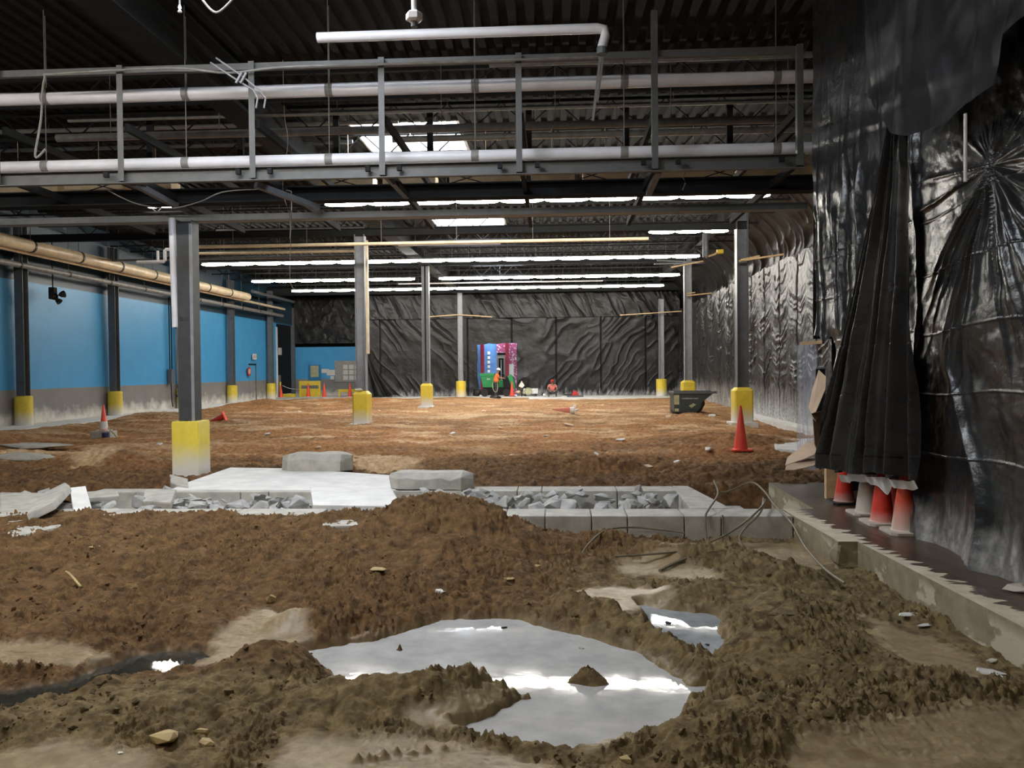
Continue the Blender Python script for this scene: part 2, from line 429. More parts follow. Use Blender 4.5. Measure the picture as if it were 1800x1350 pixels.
def near_z(X, Y, full=False):
    wx = X+.10*fbm(X*1.7, Y*1.7, 3, 5); wy = Y+.10*fbm(X*1.7, Y*1.7, 3, 9)
    z = -.27 + .0*X
    left = sst(.5, -1.2, wx)
    z = z + left*(.24*sst(5.9, 8.8, wy))
    z = z + sst(-.9, -2.0, wx)*.05*np.exp(-((wy-9.25)/.5)**2)*sst(-7.5, -5.5, wx+1.5)
    z = z + bmp(wx, wy, -1.25, 9.0, .75, .5, .36)
    z = z + bmp(wx, wy, -.1, 8.6, .7, .4, .10)
    z = z + bmp(wx, wy, -.5, 4.95, .30, .17, .24) + bmp(wx, wy, -1.1, 4.85, .5, .2, .14)
    z = z + bmp(wx, wy, -1.95, 5.15, .42, .22, .17) + bmp(wx, wy, -2.2, 4.7, .8, .3, .10)
    z = z + ridge(wx, wy, rp([(1000,1065),(1060,1085),(1120,1120),(1180,1158),(1235,1188)]), .13, .15)
    z = z + ridge(wx, wy, rp([(930,1085),(1000,1078),(1050,1085)]), .12, .10)
    z = z + ridge(wx, wy, rp([(1040,960),(1150,975),(1280,985),(1370,1015)]), .26, .15)
    z = z + ridge(wx, wy, rp([(1210,1045),(1330,1050),(1390,1080)]), .25, .10)
    z = z + bmp(wx, wy, 1.75, 5.9, .5, .5, .15) + bmp(wx, wy, 1.3, 4.5, .5, .3, .10) + bmp(wx, wy, 2.3, 4.9, .6, .5, .10)
    z = z + ridge(wx, wy, rp([(520,1098),(600,1108),(735,1098)]), .17, .13)
    z = z + bmp(wx, wy, -3.2, 4.35, .9, .16, .08) + bmp(wx, wy, -3.4, 6.3, 1.2, .35, .07) + bmp(wx, wy, .8, 4.25, .35, .14, .08)
    flat = np.zeros(X.shape)
    for k, p in FLATW.items():
        flat = np.maximum(flat, sst(-.10, .06, sdf(wx, wy, p)+.06*fbm(X*6, Y*6, 3, 3)))
    pud = np.full(X.shape, -9.)
    for k, p in PUDW.items(): pud = np.maximum(pud, sdf(X, Y, p))
    pud = pud+.05*fbm(X*7, Y*7, 4, 13)
    pin = sst(-.075, .03, pud)
    rough = 1-flat*.85
    cl = .45+.75*sst(-.25, .35, fbm(X*1.1, Y*1.1, 3, 25))
    n = .050*fbm(X*2.6, Y*2.6, 4, 21)+.10*(lump(X*2.8, Y*2.8, 4, 41, .5)-.6)+.05*(billow(X*4.5, Y*4.5, 4, 91)-.55)+cl*(.055*(lump(X*8.5, Y*8.5, 4, 63, .6)-.6)+.022*fbm(X*32, Y*32, 4, 71, .65))
    n = n + .022*np.maximum(0, billow(X*24, Y*24, 2, 83)-.62)*6*sst(.45, .62, vn(X*3, Y*3, 99))
    z = z + n*rough
    # keep the water where the pools are
    z = z*(1-pin)+(WL-.05)*pin
    z = np.where(pud < .02, np.minimum(z, WL+.03+.62*np.clip(-pud, 0, 9)+.9*n*rough), z)
    z = z + (bmp(X, Y, *rp([(838,1205)])[0], .15, .10, .13)+bmp(X, Y, *rp([(720,1215)])[0], .3, .10, .05)+bmp(X, Y, *rp([(520,1165)])[0], .2, .12, .06))*(1-pin)*(.7+1.2*(lump(X*9, Y*9, 3, 8)-.5))
    z = np.where(pud < -.03, np.maximum(z, WL+.012+.03*np.clip(-pud-.03, 0, 1)), z)
    for a, b in LUGS:
        c = rp([(a, b)], -.28)[0]; z = z + bmp(X, Y, c[0]+.01*math.sin(a*7.), c[1]+.008*math.cos(a*5.), .027, .024, .034+.01*math.sin(a*3.))*(.5+1.0*vn(X*60, Y*60, 4))
    if not full: return z
    pale = np.maximum(flat, .7*sst(-.05, 0, pud))
    hue = sst(-1.6, .6, X+.9*fbm(X*.9, Y*.9, 3, 55)+(6.2-Y)*.75+2.4*sst(5.4, 4.5, Y))
    return z, pale, hue, np.clip(np.maximum(flat*.9, sst(-.08, 0, pud)), 0, 1)
def slab_mask(X, Y):
    return X*0
SLAB_W = wpoly([(300,861),(330,848),(405,822),(520,824),(690,836),(696,862)], 0)
PIT = wpoly([(1225,858),(1340,858),(1400,885),(1250,892)], -.1)
PALE_FAR = [wpoly(p, -.02) for p in ([(620,800),(735,803),(728,830),(640,828)], [(0,792),(120,790),(200,780),(235,790),(190,812),(150,822),(110,800),(0,812)], [(1370,770),(1425,775),(1430,812),(1385,800)])]
def far_z(X, Y, full=False):
    wx = X+.3*fbm(X*.5, Y*.5, 3, 5); wy = Y+.3*fbm(X*.5, Y*.5, 3, 9)
    n = .13*fbm(X*.32, Y*.32, 4, 31)+.13*(billow(X*.9, Y*.9, 5, 43, .55)-.5)+.10*(lump(X*3.2, Y*3.2, 4, 45, .6)-.6)*(.6+.8*sst(20, 13, Y))+.045*fbm(X*11, Y*11, 4, 47, .6)
    amp = .8+.5*sst(21, 13, Y)-.25*sst(40, 50, Y)
    z = -.03+n*amp
    z = z - .22*sst(5.2, 7.2, X)*sst(42, 26, Y) - .05*sst(16, 12.5, Y)
    z = z + bmp(wx, wy, -15.5, 30.5, 1.4, .8, .22) + bmp(wx, wy, -14.6, 40, 1.8, 1.0, .34) + bmp(wx, wy, -12, 46, 4, 1., .16)
    z = z + bmp(wx, wy, 3.9, 19, 1.6, 1.0, .22) + bmp(wx, wy, .5, 14.2, 1.3, .45, .16)+ bmp(wx, wy, -9.2, 15.8, .8, .5, .18) + bmp(wx, wy, 3., 13.5, 1., .5, .15)
    z = z - bmp(X, Y, *PZ(965, 815, 0)[:2], .5, .45, .33)
    # edges of the standing slabs
    s1 = sst(-.10, .05, sdf(X, Y, SLAB_W)); z = z*(1-s1)-.25*s1
    s2 = sst(-.15, .1, sdf(X, Y, PIT)+.08*fbm(X*4, Y*4, 3, 3)); z = z*(1-s2)-.42*s2
    edge = np.maximum(sst(-16.6, -17.2, wx), sst(50.0, 50.9, wy)); z = z*(1-edge)-.12*edge
    z = np.where(Y < 12.15, z-.25*sst(12.15, 11.9, Y), z)
    z = np.where((Y > 49.7), np.minimum(z, .06), z)
    sl = sst(-1.9, -1.3, X)*sst(46.9, 47.3, wy+.15*fbm(X*1.5, Y, 3, 6)); z = z*(1-sl)-.12*sl
    if not full: return z
    pale = .75*sst(.12, .45, fbm(X*.55, Y*1.1, 4, 77))*sst(15, 19, Y) + .18*sst(24, 34, Y)*sst(-12, -4, X)
    tr = np.abs(((wx*.35+wy*.9)/1.5) % 1-.5)
    pale = np.maximum(pale, .5*sst(.16, .06, tr)*sst(.45, .6, vn(X*.3, Y*.5, 8))*sst(14, 17, Y))
    wh = np.zeros(X.shape)
    for p in PALE_FAR: wh = np.maximum(wh, sst(-.2, .1, sdf(X, Y, p)+.3*fbm(X*3, Y*3, 3, 3)))
    pale = np.maximum(pale, wh)
    hue = np.clip(sst(17.5, 12.5, Y+1.5*fbm(X*.6, Y*.6, 3, 15))+.5*sst(.0, .35, fbm(X*.8, Y*1.2, 4, 87)), 0, 1)
    return z, pale, hue, pale*.3
def gz(x, y):
    a, b = np.array([[float(x)]]), np.array([[float(y)]])
    return float((near_z if y < 9.6 else far_z)(a, b)[0, 0])
# near soil
v = np.exp(np.linspace(math.log(3.1), math.log(9.62), 620)); u = np.linspace(0, 1, 940)
U, Yg = np.meshgrid(u, v)
xl = -1.0*Yg-1.2; xr = np.where(Yg > 8.2, 2.80, 3.12-.03*(Yg-5.3)); Xg = xl+(xr-xl)*U
zg, a_, b_, c_ = near_z(Xg, Yg, True)
tag(grid_obj('muddy_soil', Xg, Yg, zg, M['soil_near'], mask=(np.stack([a_, b_, c_], -1), None)), 'wet brown and olive mud churned into mounds in front of the long curb', 'soil', kind='stuff')
v = np.exp(np.linspace(math.log(11.85), math.log(51.2), 470)); u = np.linspace(0, 1, 1000)
U, Yg = np.meshgrid(u, v); Xg = -17.3+U*(7.9+17.3)
zg, a_, b_, c_ = far_z(Xg, Yg, True)
tag(grid_obj('excavated_soil', Xg, Yg, zg, M['soil_far'], mask=(np.stack([a_, b_, c_], -1), None)), 'orange brown dug soil spread over the hall beyond the trench', 'soil', kind='stuff')
# water
def puddle(key, m, label):
    p = PUDW[key]; cx = sum(q[0] for q in p)/len(p); cy = sum(q[1] for q in p)/len(p)
    b = MB(); n = len(p); pts = []
    for x, y in p:
        d = Vector((x-cx, y-cy)); L = d.length; d = d*((L+.12)/L); pts.append((cx+d.x, cy+d.y))
    x0, x1 = min(q[0] for q in pts), max(q[0] for q in pts); y0, y1 = min(q[1] for q in pts), max(q[1] for q in pts)
    X, Y = np.meshgrid(np.arange(x0, x1, .03), np.arange(y0, y1, .03)); k = sdf(X, Y, p) > -.095
    return tag(grid_obj('puddle', X, Y, X*0+WL, m, mask=(None, k[:-1, :-1])), label, 'puddle')
puddle('main', M['water_milky'], 'large milky grey puddle wrapped around the low mud mound, reflecting the roof lights')
puddle('right', M['water_reflect'], 'small bright puddle behind the mud ridge beside the large puddle')
puddle('left', M['water_dark'], 'narrow dark puddle running off toward the left edge of the mud')

def mud_heap(px, py, r, h, label, seed):
    c = PZ(px, py, WL); a, t = np.meshgrid(np.linspace(0, 2*PI, 90), np.linspace(0, 1, 40))
    X = c.x+np.cos(a)*t*r*(1+.25*np.sin(a*3+seed)+.12*np.sin(a*7)); Y = c.y+np.sin(a)*t*r*.8*(1+.2*np.sin(a*2+seed))
    Z = WL-.03+(h+.03)*(1-t)**1.1*(.65+.7*lump(X*13, Y*13, 4, seed, .6))+.012*fbm(X*60, Y*60, 3, seed)*(1-t)
    k = np.stack([0*X, 0*X+.75, 0*X], -1)
    tag(grid_obj('mud_heap', X, Y, Z, M['soil_near'], mask=(k, None)), label, 'mud heap')
mud_heap(1033, 1196, .165, .11, 'pointed dark mud heap standing in the large puddle', 3)
mud_heap(703, 1143, .035, .045, 'tiny mud clod poking out of the large puddle', 5)
# clods scattered on the near mud
def chunk_mesh(name, n=12, sc=(1, 1, 1), seed=0, m=None, cut=.0):
    r = random.Random(seed); bm = bmesh.new()
    for i in range(n):
        d = Vector((r.gauss(0, 1), r.gauss(0, 1), r.gauss(0, 1))).normalized()*r.uniform(.75, 1)
        d = Vector((max(-.8, min(.8, d.x)), max(-.8, min(.8, d.y)), max(-.7, min(.7, d.z))))
        bm.verts.new((d.x*sc[0], d.y*sc[1], d.z*sc[2]))
    res = bmesh.ops.convex_hull(bm, input=bm.verts)
    bmesh.ops.delete(bm, geom=[g for g in set(res['geom_interior']+res['geom_unused']) if isinstance(g, bmesh.types.BMVert)], context='VERTS')
    bmesh.ops.dissolve_limit(bm, angle_limit=.25, verts=bm.verts, edges=bm.edges)
    if cut: bmesh.ops.bevel(bm, geom=bm.edges[:], offset=cut, segments=1, affect='EDGES', clamp_overlap=True)
    me = bpy.data.meshes.new(name); bm.to_mesh(me); bm.free()
    if m: me.materials.append(m)
    return me
def clods():
    r = random.Random(3); pr = []
    for k in range(6):
        me = chunk_mesh('c', 16, (1, 1, .8), 50+k); pr.append(([v.co.copy() for v in me.vertices], [tuple(p.vertices) for p in me.polygons])); bpy.data.meshes.remove(me)
    n = 5200
    yy = np.exp(np.array([r.uniform(math.log(3.6), math.log(9.3)) for _ in range(n)])); xx = np.array([r.uniform(-.8, .62) for _ in range(n)])*yy
    z, pale, hue, fl = near_z(xx[None, :], yy[None, :], True); z, fl, hue = z[0], fl[0], hue[0]
    dens = vn(xx*2.2, yy*2.2, 5)
    b = [MB(), MB()]
    for i in range(n):
        if fl[i] > .25 or xx[i] > 2.7 or dens[i] < .42: continue
        s = .006+.026*r.random()**3.5; vs, fs = pr[r.randrange(6)]
        mt = Matrix.Translation((xx[i], yy[i], z[i]+s*.35)) @ Matrix.Rotation(r.uniform(0, 6.28), 4, 'Z') @ Matrix.Rotation(r.uniform(0, 3), 4, 'X') @ Matrix.Diagonal((s*r.uniform(.8, 1.4), s, s*r.uniform(.6, 1), 1))
        b[1 if hue[i] > r.random() else 0].add([mt @ q for q in vs], fs)
    for k, c in ((0, (.13, .068, .028)), (1, (.145, .105, .048))):
        o = b[k].build('soil_clods', mat('clod %d' % k, c, .95, var=.35, scale=30, bump=.8, bscale=90))
        tag(o, ('reddish' if k == 0 else 'olive')+' brown crumbs of soil lying on the churned mud near the puddles', 'soil', kind='stuff')
clods()

# ------------------------------------------------------------ shell
ZR = 7.6
b = MB()                                    # corrugated deck: ridges run along Y
x = -19.0
ys = (-12, 58)
prof = []
while x < 16:
    prof += [(x, ZR), (x+.09, ZR), (x+.12, ZR+.06), (x+.24, ZR+.06), (x+.27, ZR)]; x += .30
SKY = [(20.0, -4.85, -2.3), (32.0, -4.75, -2.0), (43.9, -4.55, -1.8), (8.0, -4.8, -2.2)]
def strip(y0, y1, xa, xb):
    pp = [q for q in prof if xa <= q[0] <= xb]; n = len(pp)
    b.add([(q[0], y0, q[1]) for q in pp]+[(q[0], y1, q[1]) for q in pp], [(i, i+1, i+1+n, i+n) for i in range(n-1)])
yb = [-12]+sorted(sum([[s[0]-1.2, s[0]+1.2] for s in SKY], []))+[58]
for i in range(len(yb)-1):
    sk = [s for s in SKY if abs(s[0]-(yb[i]+yb[i+1])/2) < .5]
    if sk: strip(yb[i], yb[i+1], -19, sk[0][1]); strip(yb[i], yb[i+1], sk[0][2], 16)
    else: strip(yb[i], yb[i+1], -19, 16)
struct(b.build('ceiling', M['deck']))
for i, (y, xa, xb) in enumerate(SKY):
    t = thing('skylight', ['roof light glimpsed through the pipes of the hanging platform', 'bright roof light above the second row of lamps', 'small far roof light behind the zigzag joist', 'roof light over the near mud, above the camera'][i], 'skylight', (0, y, ZR))
    q = MB(); q.box(xa-.05, xb+.05, -1.25, 1.25, .42, .46); q.build('glazing', M['skylight'], t)
    q = MB(); q.box(xa-.08, xa, -1.25, 1.25, .0, .44); q.box(xb, xb+.08, -1.25, 1.25, .0, .44); q.box(xa, xb, -1.28, -1.2, .0, .44); q.box(xa, xb, 1.2, 1.28, .0, .44)
    q.build('curb_frame', M['housing'], t)
def plane_wall(name, m, x0, x1, y0, y1, z0, z1): return struct(MB().box(x0, x1, y0, y1, z0, z1).build(name, m))
# left wall with a passage opening near its far end
plane_wall('wall_left', M['wall_left'], -18.80, -18.50, -12, 52.0, -.4, 7.6)
plane_wall('wall_left_header', M['wall_left'], -18.80, -18.50, 52.0, 55.6, 4.96, 7.6)
plane_wall('wall_rear', M['steel_dark'], -19, 9, -12.3, -12, -.5, 7.6)
plane_wall('wall_back', M['wall_back'], -18.75, -12.2, 55.6, 55.9, -.1, 3.45)
plane_wall('wall_back_upper', M['deck'], -18.75, 9, 56.0, 56.3, -.4, 7.6)
plane_wall('wall_passage', M['deck'], -22.5, -22.3, 48, 90, -.1, 7.6)
plane_wall('wall_right', M['deck'], 8.75, 8.95, -12, 56, -.5, 7.6)
# floors
plane_wall('floor_subgrade', M['soil_far'], -24, 9, -12, 60, -1.0, -.62)
o = plane_wall('floor_left_strip', M['concrete_pale'], -18.45, -16.9, 9.0, 51.0, -.4, 0.0)
o = plane_wall('floor_far', M['concrete_pale'], -22.5, 8.4, 50.55, 60, -.4, 0.0)
plane_wall('floor_back_strip', M['concrete_pale'], -1.6, 8.4, 47.1, 50.55, -.4, 0.0)
b = MB(); b.prism([(7.25, 12), (8.4, 12), (8.4, 50.6), (7.45, 50.6), (7.35, 30), (7.3, 20)], 'z', -.55, -.12); struct(b.build('floor_right_strip', M['concrete_pale']))
# right slab with tile on top, its torn edge facing the mud
edge = [(3.22, 2.5), (3.10, 5.3), (2.99, 8.08), (2.80, 8.08), (2.80, 8.42), (2.77, 9.35), (2.77, 9.95), (3.15, 9.95), (3.2, 12.2)]
b = MB(); b.prism(edge+[(8.4, 12.2), (8.4, 2.5)], 'z', -.55, 0.)
for i, (f, n) in enumerate(zip(b.f, range(len(b.f)))): b.mi[i] = 0 if i == 1 else 1
o = struct(b.build('floor_tiled', [M['tile'], M['slab_edge']]))
for p in o.data.polygons: p.material_index = 0 if p.normal.z > .9 else 1
# ------------------------------------------------------------ curbs, trench
def curb_blocks(xs, y0, y1, label, grp, name='concrete_curb', z0=-.5, z1=0.):
    for i in range(len(xs)-1):
        b = MB(); b.box(xs[i]+.006, xs[i+1]-.006, y0, y1, z0, z1)
        tag(b.build(name, M['concrete'], bevel=.012), ORD[i]+' '+label, 'curb', grp)
curb_blocks([P(x, 905, 9.45).x for x in (700, 770, 888, 958, 1040, 1103, 1203, 1268)]+[2.76], 9.45, 9.95, 'block from the left of the long front curb facing the mud', 'curb blocks along the front of the trench')
curb_blocks([-8.2, -6.9, -5.4, -4.0, -2.9], 9.5, 9.95, 'curb block from the left under the dark soil ridge', 'buried curb blocks')
curb_blocks([P(x, 860, 11.4).x for x in (690, 812, 909, 952, 1085, 1190)], 11.4, 11.85, 'block from the left of the curb behind the rubble trench', 'curb blocks behind the trench')
curb_blocks([P(x, 860, 11.4).x for x in (155, 235, 300, 420, 470, 545)], 11.45, 11.8, 'pale edge block from the left under the broad white slab', 'slab edge blocks under the white slab', z1=-.02)
b = MB(); b.prism([(P(1190, 860, 11.4).x, 11.85), (P(1218, 860, 11.4).x, 11.85), (2.15, 9.96), (1.65, 9.96)], 'z', -.5, .005)
tag(b.build('concrete_crosspiece', M['concrete'], bevel=.012), 'concrete bridge piece closing the right end of the rubble trench', 'slab')
struct(MB().box(-9.5, 2.7, 9.9, 11.9, -.6, -.30).build('floor_trench', M['rubble']))
b = MB(); b.prism([(p[0], p[1]) for p in SLAB_W][::-1], 'z', -.3, 0.006)
tag(b.build('white_slab', M['concrete_pale'], bevel=.01), 'broad white dusty floor slab left standing beside the near column', 'slab')
b = MB(); b.prism(wpoly([(545, 856), (690, 862), (706, 891), (550, 889)], .01), 'z', -.3, .02)
tag(b.build('bridge_slab', M['concrete_pale'], bevel=.01), 'white slab strip bridging the trench in front of the broad slab', 'slab')
# rubble
rb = [chunk_mesh('rubble_chunk', 13, s, 200+i, M['rubble'], .02) for i, s in enumerate([(1, .8, .5), (1, .7, .35), (.9, .9, .6), (1, .6, .5), (1.1, .7, .28), (.8, .7, .7)])]
rr = random.Random(11)
def rubble(x0, x1, y0, y1, n, label, grp, smin=.11, smax=.27, top=.10, base=-.3, kind=None):
    for i in range(n):
        k = rr.random(); s = smin+(smax-smin)*k**1.6
        o = bpy.data.objects.new('concrete_chunk', rb[rr.randrange(6)]); COL.objects.link(o)
        x = rr.uniform(x0, x1); y = rr.uniform(y0+s*.7, y1-s*.7)
        zc = base+(top-base)*(i/n)**.7-s*.35
        o.location = (x, y, zc); o.rotation_euler = (rr.uniform(-.5, .5), rr.uniform(-.5, .5), rr.uniform(0, 6.28)); o.scale = (s, s, s*rr.uniform(.7, 1.1))
        tag(o, label, 'rubble', grp)
rubble(P(700, 880, 10.7).x, P(1190, 880, 10.7).x, 9.98, 11.36, 150, 'grey broken concrete chunk in the trench between the two curbs', 'rubble in the right stretch of the trench')
rubble(P(250, 880, 10.7).x, P(540, 880, 10.7).x, 9.98, 11.4, 100, 'pale broken concrete chunk in the trench in front of the white slab', 'rubble in the middle stretch of the trench', top=.04)
rubble(P(-60, 880, 10.7).x, P(250, 880, 10.7).x, 10.0, 11.8, 45, 'broken concrete chunk among the tilted slabs near the photo\'s left edge', 'rubble in the left stretch of the trench', top=.06)
def slab_piece(name, poly_px, z, th, label, m='concrete', tilt=(0, 0), lift=0., cat='slab'):
    pw = wpoly(poly_px, z); cx = sum(p[0] for p in pw)/len(pw); cy = sum(p[1] for p in pw)/len(pw)
    b = MB(); b.prism([(p[0]-cx, p[1]-cy) for p in pw], 'z', -th, 0)
    o = b.build(name, M[m], bevel=min(.02, th*.2)); o.location = (cx, cy, z+lift); o.rotation_euler = (tilt[0], tilt[1], 0)
    return tag(o, label, cat)
slab_piece('broken_slab', [(40, 905), (75, 868), (118, 858), (125, 868), (90, 895)], .12, .10, 'long dark edged slab tilted up above the trench rubble', tilt=(.15, -.28), lift=.06)
slab_piece('broken_slab', [(0, 870), (110, 868), (95, 895), (0, 905)], .02, .12, 'flat grey slab lying under the tilted slab', tilt=(.02, .03))
slab_piece('broken_slab', [(122, 868), (150, 865), (162, 882), (130, 888)], .10, .07, 'small white slab leaning beside the tilted slab', 'concrete_pale', tilt=(.12, .12))
slab_piece('broken_slab', [(145, 866), (205, 862), (210, 870), (150, 874)], .06, .06, 'thin grey slab bridging a gap in the trench rubble', tilt=(.05, .02))
slab_piece('broken_slab', [(255, 862), (310, 864), (300, 880), (250, 876)], .04, .1, 'grey flat slab resting on the rubble beside the near column', tilt=(.1, -.05))
slab_piece('broken_slab', [(12, 918), (30, 905), (105, 905), (108, 925), (14, 945)], .0, .22, 'half buried square concrete block in the soil below the tilted slab')
slab_piece('broken_slab', [(560, 915), (720, 910), (735, 920), (570, 925)], .02, .12, 'long pale concrete edge showing below the soil ridge')
def block(px0, px1, pyb, Y, h, dep, label, seed, z0=0.):
    a, c = P(px0, pyb, Y).x, P(px1, pyb, Y).x; r = random.Random(seed)
    n = 9; top = [(a+(c-a)*i/(n-1)) for i in range(n)]
    b = MB(); vs = []; fs = []
    for i, x in enumerate(top):
        w = min(1, min(i, n-1-i)*.8+.25)
        for yy, zz in ((Y-dep/2*w, z0+.02*r.random()), (Y-dep/2*w-.02*r.random(), z0+h*(.55+.2*r.random())), (Y-dep*.35*w, z0+h*(.82+.18*w)*(.96+.06*r.random())), (Y+dep*.4*w, z0+h*(.82+.18*w)*(.95+.08*r.random())), (Y+dep/2*w, z0)):
            vs.append((x+r.uniform(-.015, .015), yy, zz))
    for i in range(n-1):
        for k in range(5): q = i*5+k; q2 = i*5+(k+1) % 5; fs.append((q, q2, q2+5, q+5))
    fs += [(0, 1, 2, 3, 4), tuple(range((n-1)*5, n*5))[::-1]]
    b.add(vs, fs); return tag(b.build('concrete_block', M['concrete'], bevel=.008), label, 'block')
block(498, 620, 826, 13.9, .30, .55, 'rough grey concrete lump at the back of the white slab', 4)
block(687, 832, 858, 11.65, .26, .42, 'clean edged concrete beam piece lying across the back curb', 5)
for i, (a, c, s, lab) in enumerate([((62, 788), 0, .5, 'flat broken concrete plate in the soil left of the near column'), ((60, 806), 0, .6, 'second broken concrete plate in the soil, under the first')]):
    p = PZ(*a, 0); o = bpy.data.objects.new('concrete_plate', chunk_mesh('concrete_plate', 14, (1, .5, .12), 90+i, M['concrete'], .02)); COL.objects.link(o)
    o.location = (p.x, p.y, gz(p.x, p.y)+.05); o.scale = (1.1, 1.1, 1); tag(o, lab, 'slab')
o = bpy.data.objects.new('corner_block', chunk_mesh('corner_block', 22, (.16, .16, .17), 301, M['slab_edge'], .015)); COL.objects.link(o)
o.location = (2.86, 8.15, -.13); o.rotation_euler = (0, 0, .2); tag(o, 'square broken block stuck to the tiled slab edge', 'block')
slab_piece('broken_slab', [(1357, 773), (1432, 770), (1440, 795), (1364, 788)], .05, .22, 'whitish concrete slab block on the soil beside the hanging plastic sleeve', 'concrete_pale')
# loose scraps on the mud
rs = random.Random(5)
SCR = [(1598, 1085, .17, 'long pale shard beside the tiled slab edge', 'concrete_pale', (1, .35, .12)), (1625, 1100, .15, 'pale shard just in front of the long one by the slab edge', 'concrete_pale', (1, .3, .12)),
 (1700, 1110, .07, 'small tan stone near the tiled slab edge', 'concrete_pale', (1, .7, .5)), (1745, 1192, .14, 'white flat stone near the photo\'s right edge', 'concrete_pale', (1, .5, .2)),
 (1745, 1155, .06, 'small dark topped chip above the white flat stone', 'concrete', (1, .6, .3)), (288, 1298, .13, 'tan square clay block half sunk in mud', 'dry_leaf', (1, .75, .45)),
 (352, 1292, .07, 'thin tan clay block beside the square one', 'dry_leaf', (1, .5, .4)), (362, 1308, .08, 'small rounded tan block below the thin one', 'dry_leaf', (1, .6, .5)),
 (772, 1034, .09, 'pale twisted lump of plastic on the brown mound', 'concrete_pale', (1, .5, .4)), (895, 1002, .09, 'pale dry leaf shaped scrap on the brown mound', 'dry_leaf', (1, .6, .15)),
 (945, 995, .07, 'dry curled scrap beside the leaf shaped one', 'dry_leaf', (.7, .6, .4)), (665, 985, .12, 'flat yellowish stone on the brown mound slope', 'dry_leaf', (1, .6, .2)),
 (476, 1050, .09, 'triangular clay flake standing in the brown soil', 'dry_leaf', (.8, .4, .7)), (1175, 1094, .045, 'dark pebble in the small bright puddle', 'black', (1, .7, .5)),
 (1243, 1132, .03, 'tiny dark pebble low in the small bright puddle', 'black', (1, .7, .5)), (886, 1102, .04, 'dark pebble at the far rim of the large puddle', 'black', (1, .6, .4)),
 (1022, 1138, .035, 'dark pebble in the pale right part of the large puddle', 'concrete', (1, .6, .4)), (212, 1301, .03, 'tiny pale chip in the lower left mud', 'concrete_pale', (1, .6, .3)),
 (165, 950, .14, 'pale flat stone on the soil at left below the trench', 'dry_leaf', (1, .5, .15)), (1545, 1055, .02, 'tiny white pebble in the olive mud', 'white', (1, 1, .8)),
 (1100, 1335, .07, 'tan clay flake at the lower edge of the mud', 'dry_leaf', (.8, .5, .6)), (1375, 1070, .2, 'flat muddy stone on top of the olive mound', 'soil', (1, .6, .2))]
for i, (a, c, s, lab, mt, sc) in enumerate(SCR):
    p = PZ(a, c, -.25); g = max(gz(p.x, p.y), WL); p = PZ(a, c, g+.01); g = max(gz(p.x, p.y), WL)
    m_ = M[mt] if mt != 'soil' else mat('clod 1', (.1, .1, .1))
    o = bpy.data.objects.new('stone', chunk_mesh('stone', 20, sc, 400+i, m_, .012)); COL.objects.link(o)
    o.location = (p.x, p.y, g+s*sc[2]*.3); o.scale = (s*.8,)*3; o.rotation_euler = (rs.uniform(-.15, .15), rs.uniform(-.15, .15), rs.uniform(-.6, .6)); tag(o, lab, 'stone')
FS = [(440, 698), (502, 724), (526, 725), (655, 728), (667, 723), (849, 722), (1012, 722), (716, 745), (795, 765), (880, 752), (960, 765), (1130, 755), (1190, 805), (1212, 798), (1048, 800), (1140, 822), (210, 800), (275, 790), (280, 780), (560, 790), (1245, 790), (1330, 775), (1090, 775), (740, 780), (900, 800), (620, 768), (470, 760), (1000, 745), (700, 712), (1175, 735), (1250, 730), (560, 712)]
FSM = [chunk_mesh('pale_stone', 12, (1, .7, .3), 500+k, M['card'] if k % 2 else M['concrete_pale'], .04) for k in range(6)]
for i, (a, c) in enumerate(FS):
    p = PZ(a, c, 0); s = .16*rs.uniform(.5, 1.2)*(.6+p.y/40)
    o = bpy.data.objects.new('pale_stone', FSM[i % 6]); COL.objects.link(o)
    o.location = (p.x, p.y, gz(p.x, p.y)+s*.12); o.scale = (s, s, s); o.rotation_euler = (rs.uniform(-.3, .3), rs.uniform(-.3, .3), rs.uniform(0, 6))
    tag(o, 'pale stone chip scattered on the orange brown soil beyond the trench', 'stone', 'pale chips on the far soil')
# wires sticking out of the curb
def wire(pts, r, label, m='wire', cat='wire', name='wire'):
    b = MB(); V = [Vector(p) for p in pts]; out = []
    for i in range(len(V)-1):                       # catmull-rom
        p0, p1, p2, p3 = V[max(i-1, 0)], V[i], V[i+1], V[min(i+2, len(V)-1)]
        for k in range(6):
            t = k/6; out.append(.5*((2*p1)+(-p0+p2)*t+(2*p0-5*p1+4*p2-p3)*t*t+(-p0+3*p1-3*p2+p3)*t**3))
    out.append(V[-1]); b.tube(out, r*(1.5 if name == 'wire' else 1), 6)
    return tag(smooth(b.build(name, M[m])), label, cat)
def WP(*l): return [P(a, c, y) for a, c, y in l]
wire(WP((832, 895, 9.0), (838, 912, 8.7), (858, 932, 8.6), (890, 950, 8.5), (922, 964, 8.3)), .006, 'pale wire curling down the brown soil mound')
wire(WP((1020, 978, 8.3), (1036, 955, 8.5), (1065, 932, 8.9), (1110, 927, 9.3), (1160, 931, 9.35), (1205, 937, 9.35)), .007, 'thin bent wire arching out of the mud in front of the curb')
wire(WP((1345, 878, 9.9), (1337, 893, 9.4), (1300, 925, 9.0), (1255, 950, 8.7), (1200, 968, 8.4), (1130, 975, 8.2), (1080, 978, 8.1)), .008, 'long bent rod sweeping left from the curb over the mud')
wire(WP((1342, 876, 9.9), (1337, 900, 9.3), (1310, 928, 9.0), (1300, 945, 8.9), (1305, 962, 8.8), (1292, 974, 8.6)), .008, 'thick rod hooked down over the curb face into the mud')
wire(WP((1255, 845, 10.4), (1262, 868, 10.0), (1246, 895, 9.5), (1240, 910, 9.42), (1241, 945, 9.35), (1242, 965, 9.2)), .008, 'upright bent rod standing at the curb joint')
